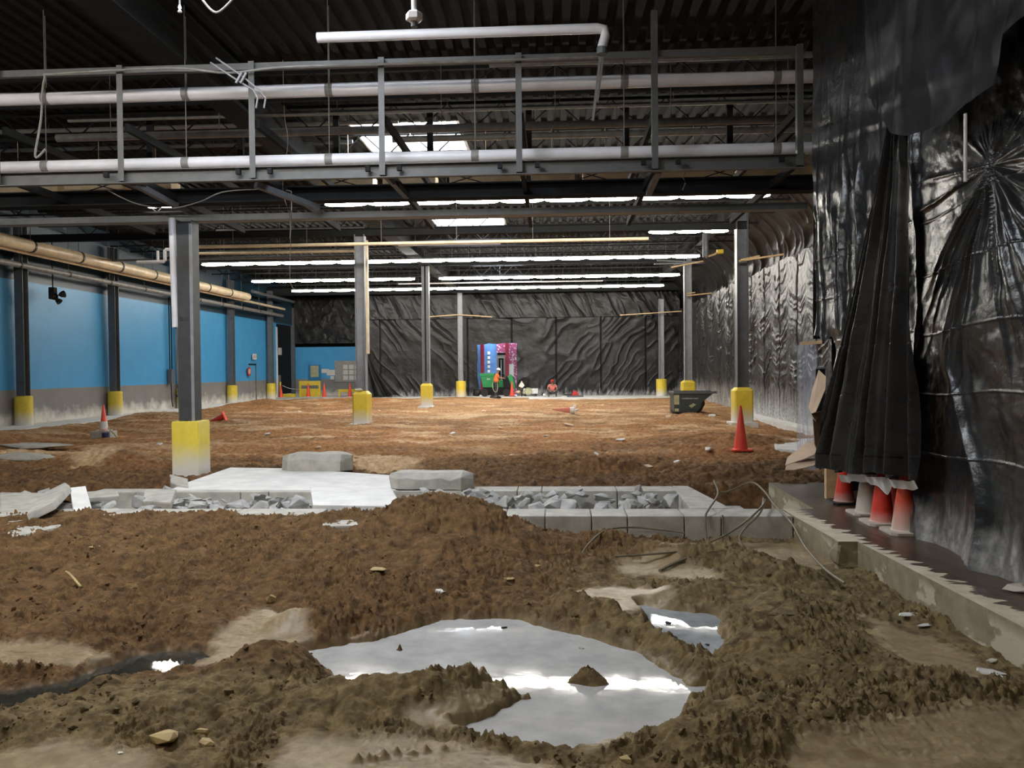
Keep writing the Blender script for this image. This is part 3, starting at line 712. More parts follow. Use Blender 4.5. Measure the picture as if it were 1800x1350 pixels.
wire(WP((1256, 868, 10.2), (1285, 862, 10.3), (1320, 848, 10.4), (1342, 862, 10.0), (1362, 888, 9.5), (1392, 920, 8.9), (1415, 960, 8.3), (1450, 1000, 7.6), (1485, 1025, 7.1)), .008, 'long wire looping over the curb corner down to the olive mud')
wire(WP((1270, 905, 9.45), (1271, 948, 9.42)), .006, 'short dark cable hanging down the curb face')
wire(WP((1160, 1003, 7.9), (1185, 990, 8.1), (1215, 978, 8.3), (1235, 968, 8.5)), .012, 'muddy cord half buried in the ridge in front of the curb')
wire(WP((285, 1076, 6.5), (330, 1060, 6.7), (388, 1035, 7.0)), .004, 'fine white thread lying on the reddish brown soil')
def on_ground(l, off=.01): 
    out = []
    for a, c in l: p = PZ(a, c, -.2); p = PZ(a, c, gz(p.x, p.y)+off); out.append(p)
    return out
wire(on_ground([(116, 1005), (125, 1012), (142, 1032)], .02), .012, 'short pale stick on the soil at the left', 'dry_leaf', 'stick', 'stick')
# ------------------------------------------------------------ lamps
def lamp_row(xa, xb, Y, z, n, label, grp, gaps=()):
    L = (xb-xa)/n
    proto = None
    for i in range(n):
        if i in gaps: continue
        x = xa+L*(i+.5)
        if proto is None:
            t = thing('fluorescent_light', label if n == 1 else '%s %s' % (ORD[i], label), 'ceiling light', (x, Y, z), 0, grp)
            h = L/2-.012
            MB().tube([(-h, 0, 0), (-h+.04, 0, 0), (-h+.2, 0, 0), (0, 0, 0), (h-.2, 0, 0), (h-.04, 0, 0), (h, 0, 0)], [.014, .035, .064, .070, .064, .035, .014], 10).build('tube', M['tube' if Y > 0 else 'tube_dim'], t)  # fattened and tapered so the shape includes the glow around each tube
            q = MB(); q.prism([(-.085, .055), (-.045, .11), (.045, .11), (.085, .055), (.03, .075), (-.03, .075)], 'x', -L/2, L/2); q.build('housing', M['housing'], t)
            q = MB()
            for sx in (-1, 1): q.tube([(sx*L*.3, 0, .11), (sx*L*.3, 0, 7.62-z)], .006, 5)
            q.build('hanger', M['hanger'], t); proto = t
        else: copy_tree(proto, (x, Y, z), label='%s %s' % (ORD[i], label))
lamp_row(-6.55, 5.98, 22.5, 6.5, 10, 'tube from the left in the bright row just beyond the black girder', 'tubes of the first bright row')
lamp_row(3.28, 6.06, 28.2, 6.5, 3, 'tube from the left in the short row near the right sheeting', 'tubes of the short row')
lamp_row(-15.6, 6.2, 34.5, 6.5, 18, 'tube from the left in the long row below the cream pipes', 'tubes of the middle long row')
lamp_row(-16.0, 6.4, 41.3, 6.5, 18, 'tube from the left in the long row with one dark gap', 'tubes of the gapped row', gaps=(7,))
lamp_row(-15.6, 6.3, 46.5, 6.5, 18, 'tube from the left in the last row above the back sheeting', 'tubes of the last row')
lamp_row(-13.4, -12.1, 25.5, 7.2, 1, 'single tube behind the dark girder, seen reflected in the dark puddle', None)
lamp_row(-14.5, -2.3, 7.0, 6.5, 8, 'tube of the row over the near mud, above the view', 'tubes over the near mud')
lamp_row(-9.5, 2.7, -1.0, 6.5, 8, 'tube of the row behind the viewpoint', 'tubes behind the camera')
# ------------------------------------------------------------ joists and girders
def joist(x0, x1, Y, label, grp):
    t = thing('roof_joist', label, 'joist', (0, Y, 0), 0, grp)
    MB().box(x0, x1, -.05, .05, 7.50, 7.57).build('top_chord', M['steel_dark'], t)
    MB().box(x0, x1, -.04, .04, 6.98, 7.03).build('bottom_chord', M['steel_dark'], t)
    q = MB(); n = round((x1-x0)/.6)
    for i in range(n):
        a = x0+(x1-x0)*i/n; c = x0+(x1-x0)*(i+1)/n
        q.bar((a, 0, 7.0 if i % 2 else 7.54), (c, 0, 7.54 if i % 2 else 7.0), .025)
    q.build('web', M['steel_dark'], t)
    return t
js = None
for i in range(21):
    Y = 11.2+i*2.05
    if any(abs(Y-s[0]) < .35 for s in SKY): Y += .5
    if i < 2: continue
    for k, (a, c) in enumerate(((-18.4, -6.45), (-5.85, 5.95), (6.25, 8.3))):
        if k == 2 and i < 6: continue
        joist(a, c, Y, ORD[i if k < 2 else i-6]+' dark roof joist from the front, over '+['the blue wall bay', 'the middle bay', 'the right sheeting'][k], ['joists of the wall bay', 'joists of the middle bay', 'joists of the right bay'][k])
def ibeam(b, a, c, w, h, t=.02):                                # I section along the line a-c (centre of the section)
    a, c = Vector(a), Vector(c)
    up = Vector((0, 0, 1)); 
    b.bar(a+up*(h/2-t/2), c+up*(h/2-t/2), w, t); b.bar(a-up*(h/2-t/2), c-up*(h/2-t/2), w, t); b.bar(a, c, t, h-2*t)
    return b
def girder(a, c, w, h, label, m='steel_dark', kind=None, name='steel_girder'):
    b = MB(); ibeam(b, a, c, w, h); return tag(b.build(name, M[m]), label, 'girder', None, kind)
girder((-6.15, 9.0, 7.13), (-6.15, 50.4, 7.13), .55, .8, 'deep dark roof girder running back over the near column')
girder((6.1, 9.5, 7.2), (6.1, 50.4, 7.2), .30, .6, 'deep dark roof girder running back over the right columns')
girder((-18.4, 50.4, 6.85), (8.3, 50.4, 6.85), .3, .5, 'dark cross girder at the top of the back sheeting')
girder((-18.3, 25.9, 6.28), (6.2, 25.9, 6.28), .2, .24, 'thin black cross beam above the cream pipes')
girder((-18.3, 38.1, 6.9), (6.2, 38.1, 6.9), .2, .3, 'dark cross beam between the far lamp rows')
zt, zb = P(900, 322, 13.6).z, P(900, 348, 13.6).z
girder((-12.5, 13.6, (zt+zb)/2), (4.95, 13.6, (zt+zb)/2), .3, zt-zb, 'heavy black cross girder just above the near column')
zt, zb = P(900, 368, 13.6).z, P(900, 379, 13.6).z
b = MB(); b.box(-12.5, 4.2, 13.5, 13.75, zb, zt); tag(b.build('grey_channel', M['steel_mid']), 'thin grey channel resting on top of the near column', 'beam')
# black crossing beam right
zt = P(1200, 392, 17).z
# ------------------------------------------------------------ hanging platform frame of posts and chords
FY = 12.0
def fz(y, Y=FY, x=900): return P(x, y, Y).z
t = thing('platform_frame', 'grey hanging steel frame of seven posts crossing the top of the hall', 'steel frame', (0, FY, 0))
xs = [P(x, 250, FY).x for x in (3, 218.5, 448, 674, 913, 1150, 1403)]
z0, z1 = fz(309), fz(285); zt0, zt1 = fz(110), fz(98)
xl_, xr_ = -9.2, 3.66
q = MB(); q.box(xl_, xr_, -.03, -.02, z0, z1); q.box(xl_, xr_, -.1, 0, z1-.012, z1); q.box(xl_, xr_, -.1, 0, z0, z0+.012); q.build('bottom_chord', M['frame'], t)
q = MB(); q.box(xl_, xr_, -.04, .04, zt0, zt1); q.build('top_chord', M['frame'], t)
for i, x in enumerate(xs):
    q = MB(); top = 7.0 if i in (5,) else zt1
    q.box(x-.045, x+.045, -.115, -.105, z0+.03, top); q.box(x-.045, x-.035, -.105, -.02, z0+.03, top); q.build('post', M['frame'], t)
for i, px in enumerate((195, 425, 480, 650, 705, 880, 945, 1130, 1190, 1370)):
    x = P(px, 300, FY).x; q = MB(); q.box(x-.035, x+.035, -.16, -.1, (z0+z1)/2-.02, (z0+z1)/2+.06); q.build('clip', M['steel_dark'], t)
# rear frame and the members between
t = thing('rear_steel_frame', 'second darker steel frame hanging behind the first one', 'steel frame', (0, 16.6, 0))
z2, z3 = fz(262, 16.6), fz(250, 16.6)
q = MB(); q.box(-12, 5.2, -.05, .05, z2-.25, z3-.16); q.build('bottom_chord', M['steel_dark'], t)
q = MB(); q.box(-12, 5.2, -.05, .05, fz(165, 16.6), fz(160, 16.6)); q.build('top_chord', M['steel_dark'], t)
for x in xs: q = MB(); q.box(x-.06, x+.06, -.05, .05, z2-.25, 7.2); q.build('post', M['steel_dark'], t)
for i, x in enumerate(xs):
    for k, (za, lab) in enumerate(((z1-.06, 'lower'), (fz(205), 'upper'))):
        b = MB(); b.bar((x+.03, FY+.02, za), (x+.03, 16.6, za+(.0 if k else -.05)), .07, .12)
        tag(b.build('cross_member', M['steel_dark']), '%s dark %s member from the left running back from the hanging frame' % (ORD[i], lab), 'beam', '%s members of the hanging platform' % lab)
# ------------------------------------------------------------ pipes
def pipe(xa, xb, y, Y, dpx, m, label, ref=900, joints=0, name='ceiling_pipe', bands=None):
    r = dpx/F*Y/2; z = P(ref, y, Y).z; A, B_ = P(xa, y, Y).x, P(xb, y, Y).x
    t = thing(name, label, 'pipe', ((A+B_)/2, Y, z)); L = (B_-A)/2
    b = MB(); b.tube([(-L, 0, 0), (L, 0, 0)], r, 16); smooth(b.build('pipe_run', M[m], t))
    k = max(2, int(2*L/2.4))
    for i in range(k+1):
        x = -L+2*L*(i+.5)/(k+1)
        if bands: q = MB(); q.tube([(x-.06, 0, 0), (x+.06, 0, 0)], r*1.04, 16); smooth(q.build('joint_band', M[bands], t))
        q = MB(); q.tube([(x, 0, r), (x, 0, max(7.6-z, r+.2))], .008, 5); q.build('hanger_rod', M['hanger'], t)
    return t
pipe(-40, 1500, 149, 12.7, 23, 'pipe_white', 'white jacketed pipe crossing high, upper of the two thick ones', bands='pipe_grey')
pipe(-40, 1500, 273, 12.5, 21, 'pipe_white', 'white jacketed pipe crossing just above the platform bottom, lower of the two thick ones', bands='pipe_grey')
pipe(100, 1490, 222, 15.2, 14, 'pipe_grey', 'medium grey pipe crossing between the two thick white pipes')
pipe(120, 1490, 190, 16.2, 8, 'pipe_grey', 'thin grey pipe crossing above the medium one')
pipe(0, 700, 208, 18.2, 8, 'pipe_grey', 'thin grey pipe far behind on the wall side')
pipe(690, 1490, 240, 17.4, 11, 'pipe_grey', 'grey pipe crossing in front of the first roof light')
pipe(860, 1490, 112, 15.0, 10, 'pipe_grey', 'thin pipe high up on the sheeting side')
pipe(960, 1490, 236, 20, 3, 'pipe_white', 'thin bright conduit near the sheeting side')
pipe(-20, 620, 242, 19.5, 7, 'steel_mid', 'dark conduit low over the wall bay')
pipe(265, 1100, 36, 14.3, 24, 'steel_dark', 'big dark pipe high behind the elbow pipe')
pipe(345, 1140, 424, 24.6, 6, 'pipe_cream', 'long cream pipe crossing above the lamp rows', name='cream_pipe')
pipe(345, 640, 436, 26.8, 5, 'pipe_cream', 'shorter cream pipe just under the long one', name='cream_pipe')
pipe(140, 640, 446, 30.5, 4, 'pipe_grey', 'grey conduit ending above the wall pipe')
pipe(700, 880, 428, 30, 2.5, 'pipe_white', 'thin white conduit piece under the second roof light')
pipe(380, 640, 395, 27, 4, 'steel_mid', 'dark conduit behind the column heads')
pipe(700, 1060, 496, 45, 2.5, 'pipe_white', 'thin white conduit below the far roof light')
# cream duct behind the girder
z0, z1 = P(900, 322, 19).z, P(900, 304, 19).z
for i, (a, c) in enumerate(((-60, 100), (112, 215), (230, 300), (560, 655), (672, 765), (790, 915), (930, 1010), (1025, 1105), (1155, 1290), (1300, 1430))):
    b = MB(); b.box(P(a, 300, 19).x, P(c, 300, 19).x, 19, 19.5, z0, z1+.02); xm = P((a+c)/2, 300, 19).x; b.tube([(xm, 19.25, z1), (xm, 19.25, 7.62)], .01, 5)
    tag(b.build('duct_section', M['pipe_cream'], bevel=.02), '%s cream duct section from the left above the black girder' % ORD[i], 'duct', 'cream duct sections')
for i, a in enumerate((180, 600, 820, 1040, 1265)):
    x = P(a, 300, 17).x; b = MB(); za, zb = P(900, 321, 17).z, P(900, 302, 17).z
    b.bar((x-.4, 17, za), (x+.4, 17, zb), .02); b.bar((x-.4, 17, zb), (x+.4, 17, za), .02)
    tag(b.build('cross_brace', M['steel_dark']), '%s thin x shaped brace from the left, in front of the cream duct' % ORD[i], 'brace', 'x braces in front of the duct')
# nearest pipe with an elbow, on the frame
b = MB(); Y = 11.3
p = [P(558, 68, Y), P(1050, 48, Y), P(1062, 50, Y), P(1064, 62, Y), P(1058, 84, Y)]; zz = P(900, 55, Y).z
p[0].z = zz; p[1].z = zz; p[2].z = zz-.02
b.tube(p, [.07, .07, .07, .066, .066], 16); t = thing('elbow_pipe', 'white pipe with an elbow, nearest to the top of the view', 'pipe', (0, 0, 0)); smooth(b.build('pipe_run', M['pipe_white'], t))
q = MB(); q.tube([p[4], p[4]+Vector((0, 0, -.09))], .075, 12); q.build('coupling', M['steel_mid'], t)
a = P(1055, 100, Y); c = P(1042, 212, Y); q = MB(); q.bar(a, c, .035); q.build('drop_rod', M['hanger'], t)
q = MB(); q.bar(P(1060, 100, Y+.1), P(1050, 180, Y+.1), .03); q.build('drop_rod', M['hanger'], t)
# pendant conduit with a nut
Y = 8.0; c = P(728, 30, Y); t = thing('pendant_conduit', 'white conduit with a hex nut hanging from above', 'conduit', c)
MB().tube([(0, 0, 0), (0, 0, 2.3)], .028, 12).build('conduit_pipe', M['pipe_white'], t)
MB().lathe([(.05, -.05), (.085, -.03), (.085, .03), (.06, .05)], 6).build('hex_nut', M['pipe_white'], t)
MB().tube([(0, 0, -.1), (0, 0, -.05)], .035, 10).build('end_cap', M['steel_mid'], t)
c = P(316, 14, 10); t = thing('sprinkler_head', 'small sprinkler head hanging at the top of the view', 'sprinkler', c)
MB().tube([(0, 0, 0), (0, 0, 1.)], .012, 8).build('drop_pipe', M['hanger'], t); MB().lathe([(.01, -.06), (.03, -.05), (.012, -.02), (.025, .0), (.012, .04)], 10).build('deflector', M['pipe_white'], t)
# cables
wire(WP((80, 262, 11.8), (62, 275, 11.8), (72, 210, 11.8), (78, 140, 11.8), (100, 130, 11.8), (300, 120, 11.8), (400, 128, 11.8), (500, 118, 11.8), (700, 112, 11.8), (1050, 100, 11.8)), .018, 'grey flexible cable running along the top chord and dropping at the left', 'pipe_grey', 'cable', 'cable')
wire(WP((190, 335, 13.2), (240, 358, 13.2), (300, 366, 13.2), (350, 355, 13.2), (400, 336, 13.2), (500, 334, 13.2), (512, 350, 13.2), (510, 420, 13.2)), .010, 'loose grey cable sagging across the black girder', 'pipe_grey', 'cable', 'cable')
wire(WP((497, 105, 13), (500, 200, 13), (506, 250, 13), (497, 330, 13), (510, 390, 13), (510, 490, 13), (520, 510, 13)), .005, 'thin wire dangling from the frame past the far lamp rows', 'wire', 'cable', 'cable')
t = thing('bent_rails', 'pair of thin bent metal rails hooked on the third post', 'rails', (0, 0, 0))
for dx in (0, 10):
    q = MB(); q.tube(WP((370+dx, 110-dx*.8, 11.7), (420+dx, 143-dx*.6, 11.7), (445+dx, 158, 11.7), (453+dx*1.4, 172, 11.7), (450+dx*1.4, 190, 11.7)), .014, 6); q.build('rail', M['steel_light'], t)
for k in (0, 1): q = MB(); q.bar(P(415+k*8, 146, 11.66), P(425+k*8, 128, 11.66), .03); q.build('crossbar', M['steel_light'], t)
wire(WP((352, -5, 9), (380, 22, 9), (412, -5, 9)), .014, 'bent rod poking in at the top of the view', 'hanger', 'rod', 'rod')
# diagonal dark braces below platform
for i, (a, c) in enumerate((((235, 322), (310, 362)), ((450, 325), (560, 365)), ((672, 300), (715, 345)), ((1158, 300), (1140, 340)))):
    b = MB(); b.bar(P(*a, 12.3), P(*c, 13.3), .09); tag(b.build('diagonal_strut', M['steel_mid']), ['short strut under the second post', 'long strut under the third post', 'strut under the fourth post', 'strut under the sixth post'][i], 'brace')
t = thing('hoist_hook', 'small hanging hook and wire loop over the first lamp row', 'hook', P(1205, 300, 13.4)); q = MB(); q.tube([(0, 0, 0), (-.04, 0, -.12), (0, 0, -.2), (.04, 0, -.12), (0, 0, 0)], .008, 6); q.build('loop', M['hanger'], t); q = MB(); q.tube([(0, 0, -.2), (-.05, 0, -.32)], .01, 6); q.build('hook_end', M['hanger'], t)
# ------------------------------------------------------------ pipes on the left wall
def wall_pipe(X, y0, py, r, ya, yb, m, label, band=0, kname='jacketed_pipe', hang=True):
    Y = PX(y0, py, X).y; z = PX(y0, py, X).z
    t = thing(kname, label, 'pipe', (X, (ya+yb)/2, z)); L = (yb-ya)/2
    smooth(MB().tube([(0, -L, 0), (0, L, 0)], r, 18).build('pipe_run', M[m], t))
    if hang:
        n = int((yb-ya)/2.7)
        for i in range(n):
            y = -L+1+i*2.7
            q = MB(); q.lathe([(r*1.01, -.05), (r*1.07, -.05), (r*1.07, .05), (r*1.01, .05)], 16, m=Matrix.Translation((0, y, 0)) @ Matrix.Rotation(PI/2, 4, 'X')); q.build('clamp', M['black'], t)
            q = MB(); q.tube([(0, y, r), (0, y, 7.5-z)], .012, 5); q.build('hanger_rod', M['hanger'], t)
wall_pipe(-17.5, 0, 420, .21, 14, 44.6, 'pipe_cream', 'thick cream jacketed pipe hung along the blue wall')
wall_pipe(-17.75, 0, 434, .07, 14, 51.5, 'pipe_cream', 'thin cream pipe tucked under the thick wall pipe', hang=False)
wall_pipe(-17.9, 0, 459, .10, 14, 51.5, 'pipe_grey', 'grey pipe hung lowest along the blue wall')
wall_pipe(-17.3, 428, 508, .09, 44.8, 52, 'steel_mid', 'dark thin pipe continuing where the thick wall pipe ends', hang=False)
t = thing('pipe_offset', 'white pipe loop next to the near column head', 'pipe', P(290, 460, 27)); q = MB()
q.tube([(-1., 0, 0), (-.05, 0, 0), (0, 0, .05), (0, 0, .38), (.05, 0, .42), (.2, 0, .42)], .06, 8); q.build('pipe_run', M['pipe_white'], t)
q = MB(); q.tube([(-.25, 0, .02), (-.25, 0, .38)], .05, 8); q.build('branch', M['pipe_white'], t)
# ------------------------------------------------------------ columns
def ring(w, c):                                              # square with cut corners
    return [(-w+c, -w), (w-c, -w), (w, -w+c), (w, w-c), (w-c, w), (-w+c, w), (-w, w-c), (-w, -w+c)]
def pad_mesh(w, h, cham, z0=-.3, top=.16, round_=False, flat=False):
    b = MB(); levels = [(w, z0), (w, h), (top, h+.10)] if not flat else [(w, z0), (w, h-.01), (w-.012, h+.012)]
    if round_:
        b.lathe([(w, z0), (w, h-.03), (w*.93, h), (top, h+.02)], 28); return b
    vs = []; 
    for (ww, z) in levels: vs += [(x, y, z) for x, y in ring(ww, cham*ww/w)]
    fs = [(i+k*8, (i+1) % 8+k*8, (i+1) % 8+(k+1)*8, i+(k+1)*8) for k in range(2) for i in range(8)]
    fs += [tuple(range(8))[::-1], tuple(range(16, 24))]
    return b.add(vs, fs)
def hcol(x, y, z0, z1, label, ph, pw, rnd=False, flat=False, w=.15, rot=False, m='steel_light', cham=.05, name='steel_column'):
    t = thing(name, label, 'column', (x, y, 0), 0, kind='thing'); b = MB(); g = .016
    if rot: b.box(-w, w, -w, -w+g, z0, z1); b.box(-w, w, w-g, w, z0, z1); b.box(-g/2, g/2, -w+g, w-g, z0, z1)
    else: b.box(-w, -w+g, -w, w, z0, z1); b.box(w-g, w, -w, w, z0, z1); b.box(-w+g, w-g, -g/2, g/2, z0, z1)
    b.build('shaft', M[m], t)
    smooth(pad_mesh(pw, ph, cham, round_=rnd, top=w+.02, flat=flat).build('base_pad', M['yellow'], t), .5)
    return t
def text(body, size, m, parent, loc, rot, name='lettering'):
    c = bpy.data.curves.new(name, 'FONT'); c.body = body; c.size = size; c.align_x = 'CENTER'; c.align_y = 'CENTER'; c.extrude = .002
    o = bpy.data.objects.new(name, c); COL.objects.link(o)
    dg = bpy.context.evaluated_depsgraph_get(); me = bpy.data.meshes.new_from_object(o.evaluated_get(dg))
    bpy.data.objects.remove(o); n = bpy.data.objects.new(name, me); COL.objects.link(n); me.materials.clear(); me.materials.append(M[m])
    n.location = loc; n.rotation_euler = rot
    if parent: n.parent = parent
    return n
cx = P(333, 600, 13.5).x
t = hcol(cx, 13.5, .8, 4.36, 'big grey steel column in front, on a tall yellow and white pad', .90, .235, flat=True, w=.135, m='steel_near', rot=False, cham=.012)
q = MB(); q.box(.085, .136, -.142, -.134, .88, 4.3); q.build('painted_lit_flange', M['steel_light'], t)  # lit edge of the flange, painted as a lighter strip
text('G-17', .085, 'text_black', t, (-.02, -.015, 2.66), (PI/2, 0, 0))
q = MB(); q.box(-.134, .10, -.138, -.13, .88, 4.3); q.build('cover_plate', M['steel_near'], t); q = MB()
t.children[-1].location = (0, 0, 0)
for o_ in t.children:
    if o_.name.startswith('lettering'): o_.location.y = -.142
q = MB(); q.tube([(-.02, -.16, .90), (.02, -.16, .90)], .03, 8); q.build('anchor_bolt', M['black'], t)
x0 = P(309, 500, 13.45).x
t = thing('tube_guard', 'long white tube hanging down the left face of the near column', 'conduit guard', (x0, 13.42, 0))
smooth(MB().tube([(-.035, 0, P(310, 383, 13.4).z), (0.0, 0, P(310, 575, 13.4).z)], .058, 14).build('sleeve', M['pipe_white'], t))
q = MB(); zz = P(310, 575, 13.4).z
q.tube([(0, 0, zz), (.0, 0, zz-.3), (.03, 0, zz-1.2), (.04, .0, .9)], .012, 6); q.build('cable', M['hanger'], t)
q = MB(); q.tube([(.04, 0, zz), (.05, 0, zz-.25), (.02, 0, zz-1.2)], .012, 6); q.build('cable', M['hanger'], t)
slab_piece('broken_slab', [(298, 838), (330, 842), (332, 852), (300, 848)], .06, .09, 'broken concrete lip around the foot of the near column pad', tilt=(.05, .06))
hcol(P(634, 500, 25.9).x, 25.9, .9, 6.2, 'second grey column of the row, white rag on its yellow pad', .98, .27, w=.16)
hcol(P(748, 500, 38.1).x, 38.1, .9, 6.9, 'third column of the row, dark strip up its middle', 1.0, .27, w=.17)
hcol(P(809, 500, 50.3).x, 50.1, .9, 6.6, 'slim column beside the doorway in the back sheeting', 1.02, .31, True, w=.15)
hcol(P(1303.5, 500, 25.9).x, 25.9, .9, 6.9, 'nearest grey column by the right sheeting, facing faceted yellow pad', 1.0, .30, w=.18, m='steel_mid')
hcol(P(1208.5, 500, 38.1).x, 38.1, .9, 6.9, 'grey column behind the dumping hopper', 1.05, .31, w=.17)
hcol(P(1160.5, 600, 50.3).x, 49.8, .9, 6.0, 'farthest right column, in the corner of the sheeting', 1.05, .33, True, w=.15)
c2 = P(634, 500, 25.9).x; c3 = P(748, 500, 38.1).x
b = MB(); b.box(c3-.04, c3+.04, 37.90, 37.93, 1.2, 6.9); tag(b.build('cable_strip', M['steel_dark']), 'dark cable strip running up the third column', 'cable')
q = MB(); q.box(c2+.2, c2+.27, 25.75, 25.9, 2.3, 6.0); tag(q.build('sheet_strip', M['pipe_cream']), 'torn pale edge strip down the right side of the second column', 'strip')
o = bpy.data.objects.new('white_rag', chunk_mesh('white_rag', 18, (.16, .12, .09), 77, M['white'])); COL.objects.link(o); o.location = (c2-.05, 25.72, 1.12); tag(smooth(o), 'white rag draped on top of the second column pad', 'rag')
for px, l in ((1303.5, 'support'), (1208.5, 'second')):
    pass
# footings under the mid pads
for i, (px, Y, w, lab) in enumerate(((634, 25.9, .36, 'pale footing under the second column pad'), (748, 38.1, .36, 'pale footing under the third column pad'), (1303.5, 25.9, .42, 'broken concrete footing under the nearest right column pad'))):
    x = P(px, 600, Y).x; b = MB(); b.box(x-w, x+w, Y-w, Y+w*.8, -.4, .02 if i < 2 else .0); tag(b.build('footing', M['concrete_pale'], bevel=.02), lab, 'footing')
# left wall columns
wc = [('first', 8), ('second', 179), ('third', 304), ('fourth', 397), ('fifth', 468)]
for i, (nm, px) in enumerate(wc):
    Y = (26.3, 31.97, 37.95, 43.9, 50.06)[i]; X = -18.2
    hcol(X, Y, .8, 6.9, 'grey wall column against the blue wall, %s from the left edge' % nm, .98, .28, True, w=.15, rot=True, m='steel_mid', name='wall_column')
x = -18.2; b = MB(); b.lathe([(.29, 0), (.3, .01), (.3, .1), (.29, .11)], 20, c=(x, 37.95, .55)); tag(b.build('strap', M['black']), 'black strap wrapped round the third wall column pad', 'strap')
t = thing('disconnect_box', 'grey electrical box with conduits beside the third wall column', 'electrical box', (-18.45, 37.1, 0))
MB().box(.0, .2, -.15, .15, 1.2, 1.9).build('box_body', M['steel_mid'], t)
for dy in (-.1, .1): MB().tube([(.1, dy, 1.9), (.1, dy, 5.3)], .03, 6).build('conduit', M['steel_dark'], t)
MB().tube([(.1, 0, 1.2), (.12, 0, .4), (.12, .1, .1)], .025, 6).build('lower_conduit', M['steel_dark'], t)
# flood lamps on the wall
c = PX(93, 521, -18.0); t = thing('flood_lamp_cluster', 'dark cluster of flood lamps hanging on the blue wall', 'flood lamps', c)
MB().tube([(0, 0, .3), (0, 0, 2.2)], .025, 6).build('stem', M['steel_dark'], t)
MB().box(-.1, .1, -.1, .1, -.1, .32).build('junction_box', M['steel_dark'], t, bevel=.01)
for k, (d, s) in enumerate((((.18, .30, .10), .13), ((.16, -.18, -.02), .13), ((.2, .03, -.18), .12))):
    m_ = Matrix.Translation(d) @ Vector(d).to_track_quat('Z', 'Y').to_matrix().to_4x4()
    q = MB(); q.lathe([(s*.4, -s), (s*.7, -.6*s), (s, s*.4), (s*.85, s*.4), (s*.5, -.3*s)], 14, m=m_); q.bar((0, 0, 0), d, .04); q.build('lamp_head', M['black'], t)
# door, signs on the left wall
Yd = PX(452, 660, -18.4).y
t = thing('door_1', 'blue and grey painted door in the far end of the blue wall', 'door', (-18.50, Yd, 0), kind='structure')
MB().box(0, .03, -1.0, -.1, 0, 2.15).build('leaf', M['wall_left'], t); MB().box(0, .06, -.1, 0, 0, 2.2).build('jamb', M['steel_mid'], t); MB().box(0, .06, -1.1, 0, 2.15, 2.24).build('head_trim', M['steel_dark'], t)
c = PX(448, 627, -18.35); t = thing('exit_sign', 'small exit sign on the blue wall above the side door', 'sign', c); MB().box(-.05, .0, -.28, .28, -.17, .17).build('sign_body', M['white'], t); text('EXIT', .24, 'redp', t, (.006, 0, 0), (PI/2, 0, PI/2))
c = PX(438, 653, -18.38); t = thing('round_sign', 'round reddish sign left of the side door', 'sign', c); MB().lathe([(.28, 0), (.28, .02)], 20, m=Matrix.Rotation(PI/2, 4, 'Y')).build('disc', M['redp'], t); MB().lathe([(.17, .021), (.17, .024)], 20, m=Matrix.Rotation(PI/2, 4, 'Y')).build('inner_disc', M['card'], t)
# passage at the far left corner
t = thing('passage_post', 'grey post at the corner between the dark passage and the blue back wall', 'column', (P(515, 600, 55.3).x, 55.3, 0), kind='thing'); MB().box(-.12, .12, -.1, .1, 0, 6.2).build('shaft', M['steel_mid'], t)
b = MB(); b.box(-18.6, -18.45, 51.9, 52.1, 0, 4.7); tag(b.build('door_track', M['pipe_white']), 'bright vertical track at the edge of the dark passage', 'track')
b = MB(); b.box(-19.3, -19.2, 54.6, 55, 2.9, 3.4); tag(b.build('notice', M['paper']), 'small paper notice in the dark passage', 'paper')
c = P(484, 690, 51.7); t = thing('pallet_jack', 'dark wrapped cylinder stack standing in the dark passage', 'equipment', (P(484, 690, 52.5).x, 52.5, 0)); MB().box(-.3, .3, -.3, .3, 0, 1.5).build('body', M['hanger'], t, bevel=.04); MB().box(-.1, .1, -.31, -.3, 1.1, 1.35).build('tag_label', mat('lime label', (.45, .7, .15)), t); MB().tube([(0, 0, 1.5), (0, 0, 2.1)], .1, 8).build('top_post', M['black'], t)
b = MB(); b.box(P(500, 690, 52.6).x-.4, P(500, 690, 52.6).x+.5, 53.2, 53.4, 0, .22); tag(b.build('yellow_kerb', M['yellow_plain']), 'low yellow rail lying in the dark passage opening', 'rail')
b = MB(); b.tube([(P(493, 690, 52.2).x, 52.2, 0), (P(493, 690, 52.2).x, 52.2, 1.05)], .06, 10); tag(b.build('yellow_bollard', M['yellow_plain']), 'thin yellow post behind the cone in the passage', 'bollard')
wire(WP((497, 678, 52.1), (510, 683, 53), (525, 684, 54), (535, 684, 54)), .02, 'thin white tape strung across the passage', 'white', 'tape', 'tape')
# yellow guards
def guard(px0, px1, Y, h, label, bars, z=0):
    a, c = P(px0, 690, Y).x, P(px1, 690, Y).x; t = thing('yellow_guard', label, 'guard rail', ((a+c)/2, Y, z)); w = (c-a)/2
    for s in (-1, 1): MB().box(s*w-.06, s*w+.06, -.06, .06, 0, h).build('upright', M['yellow_plain'], t)
    for (u, v) in bars: MB().box(-w+.06, w-.06, -.04, .04, u, v).build('rail', M['yellow_plain'], t)
guard(528, 562, 53.5, 1.08, 'tall yellow guard panel with a slot, in front of the blue back wall', [(.78, 1.08), (.0, .55)])
guard(597, 630, 53.5, .50, 'low yellow guard rail behind the second column', [(.30, .50)])
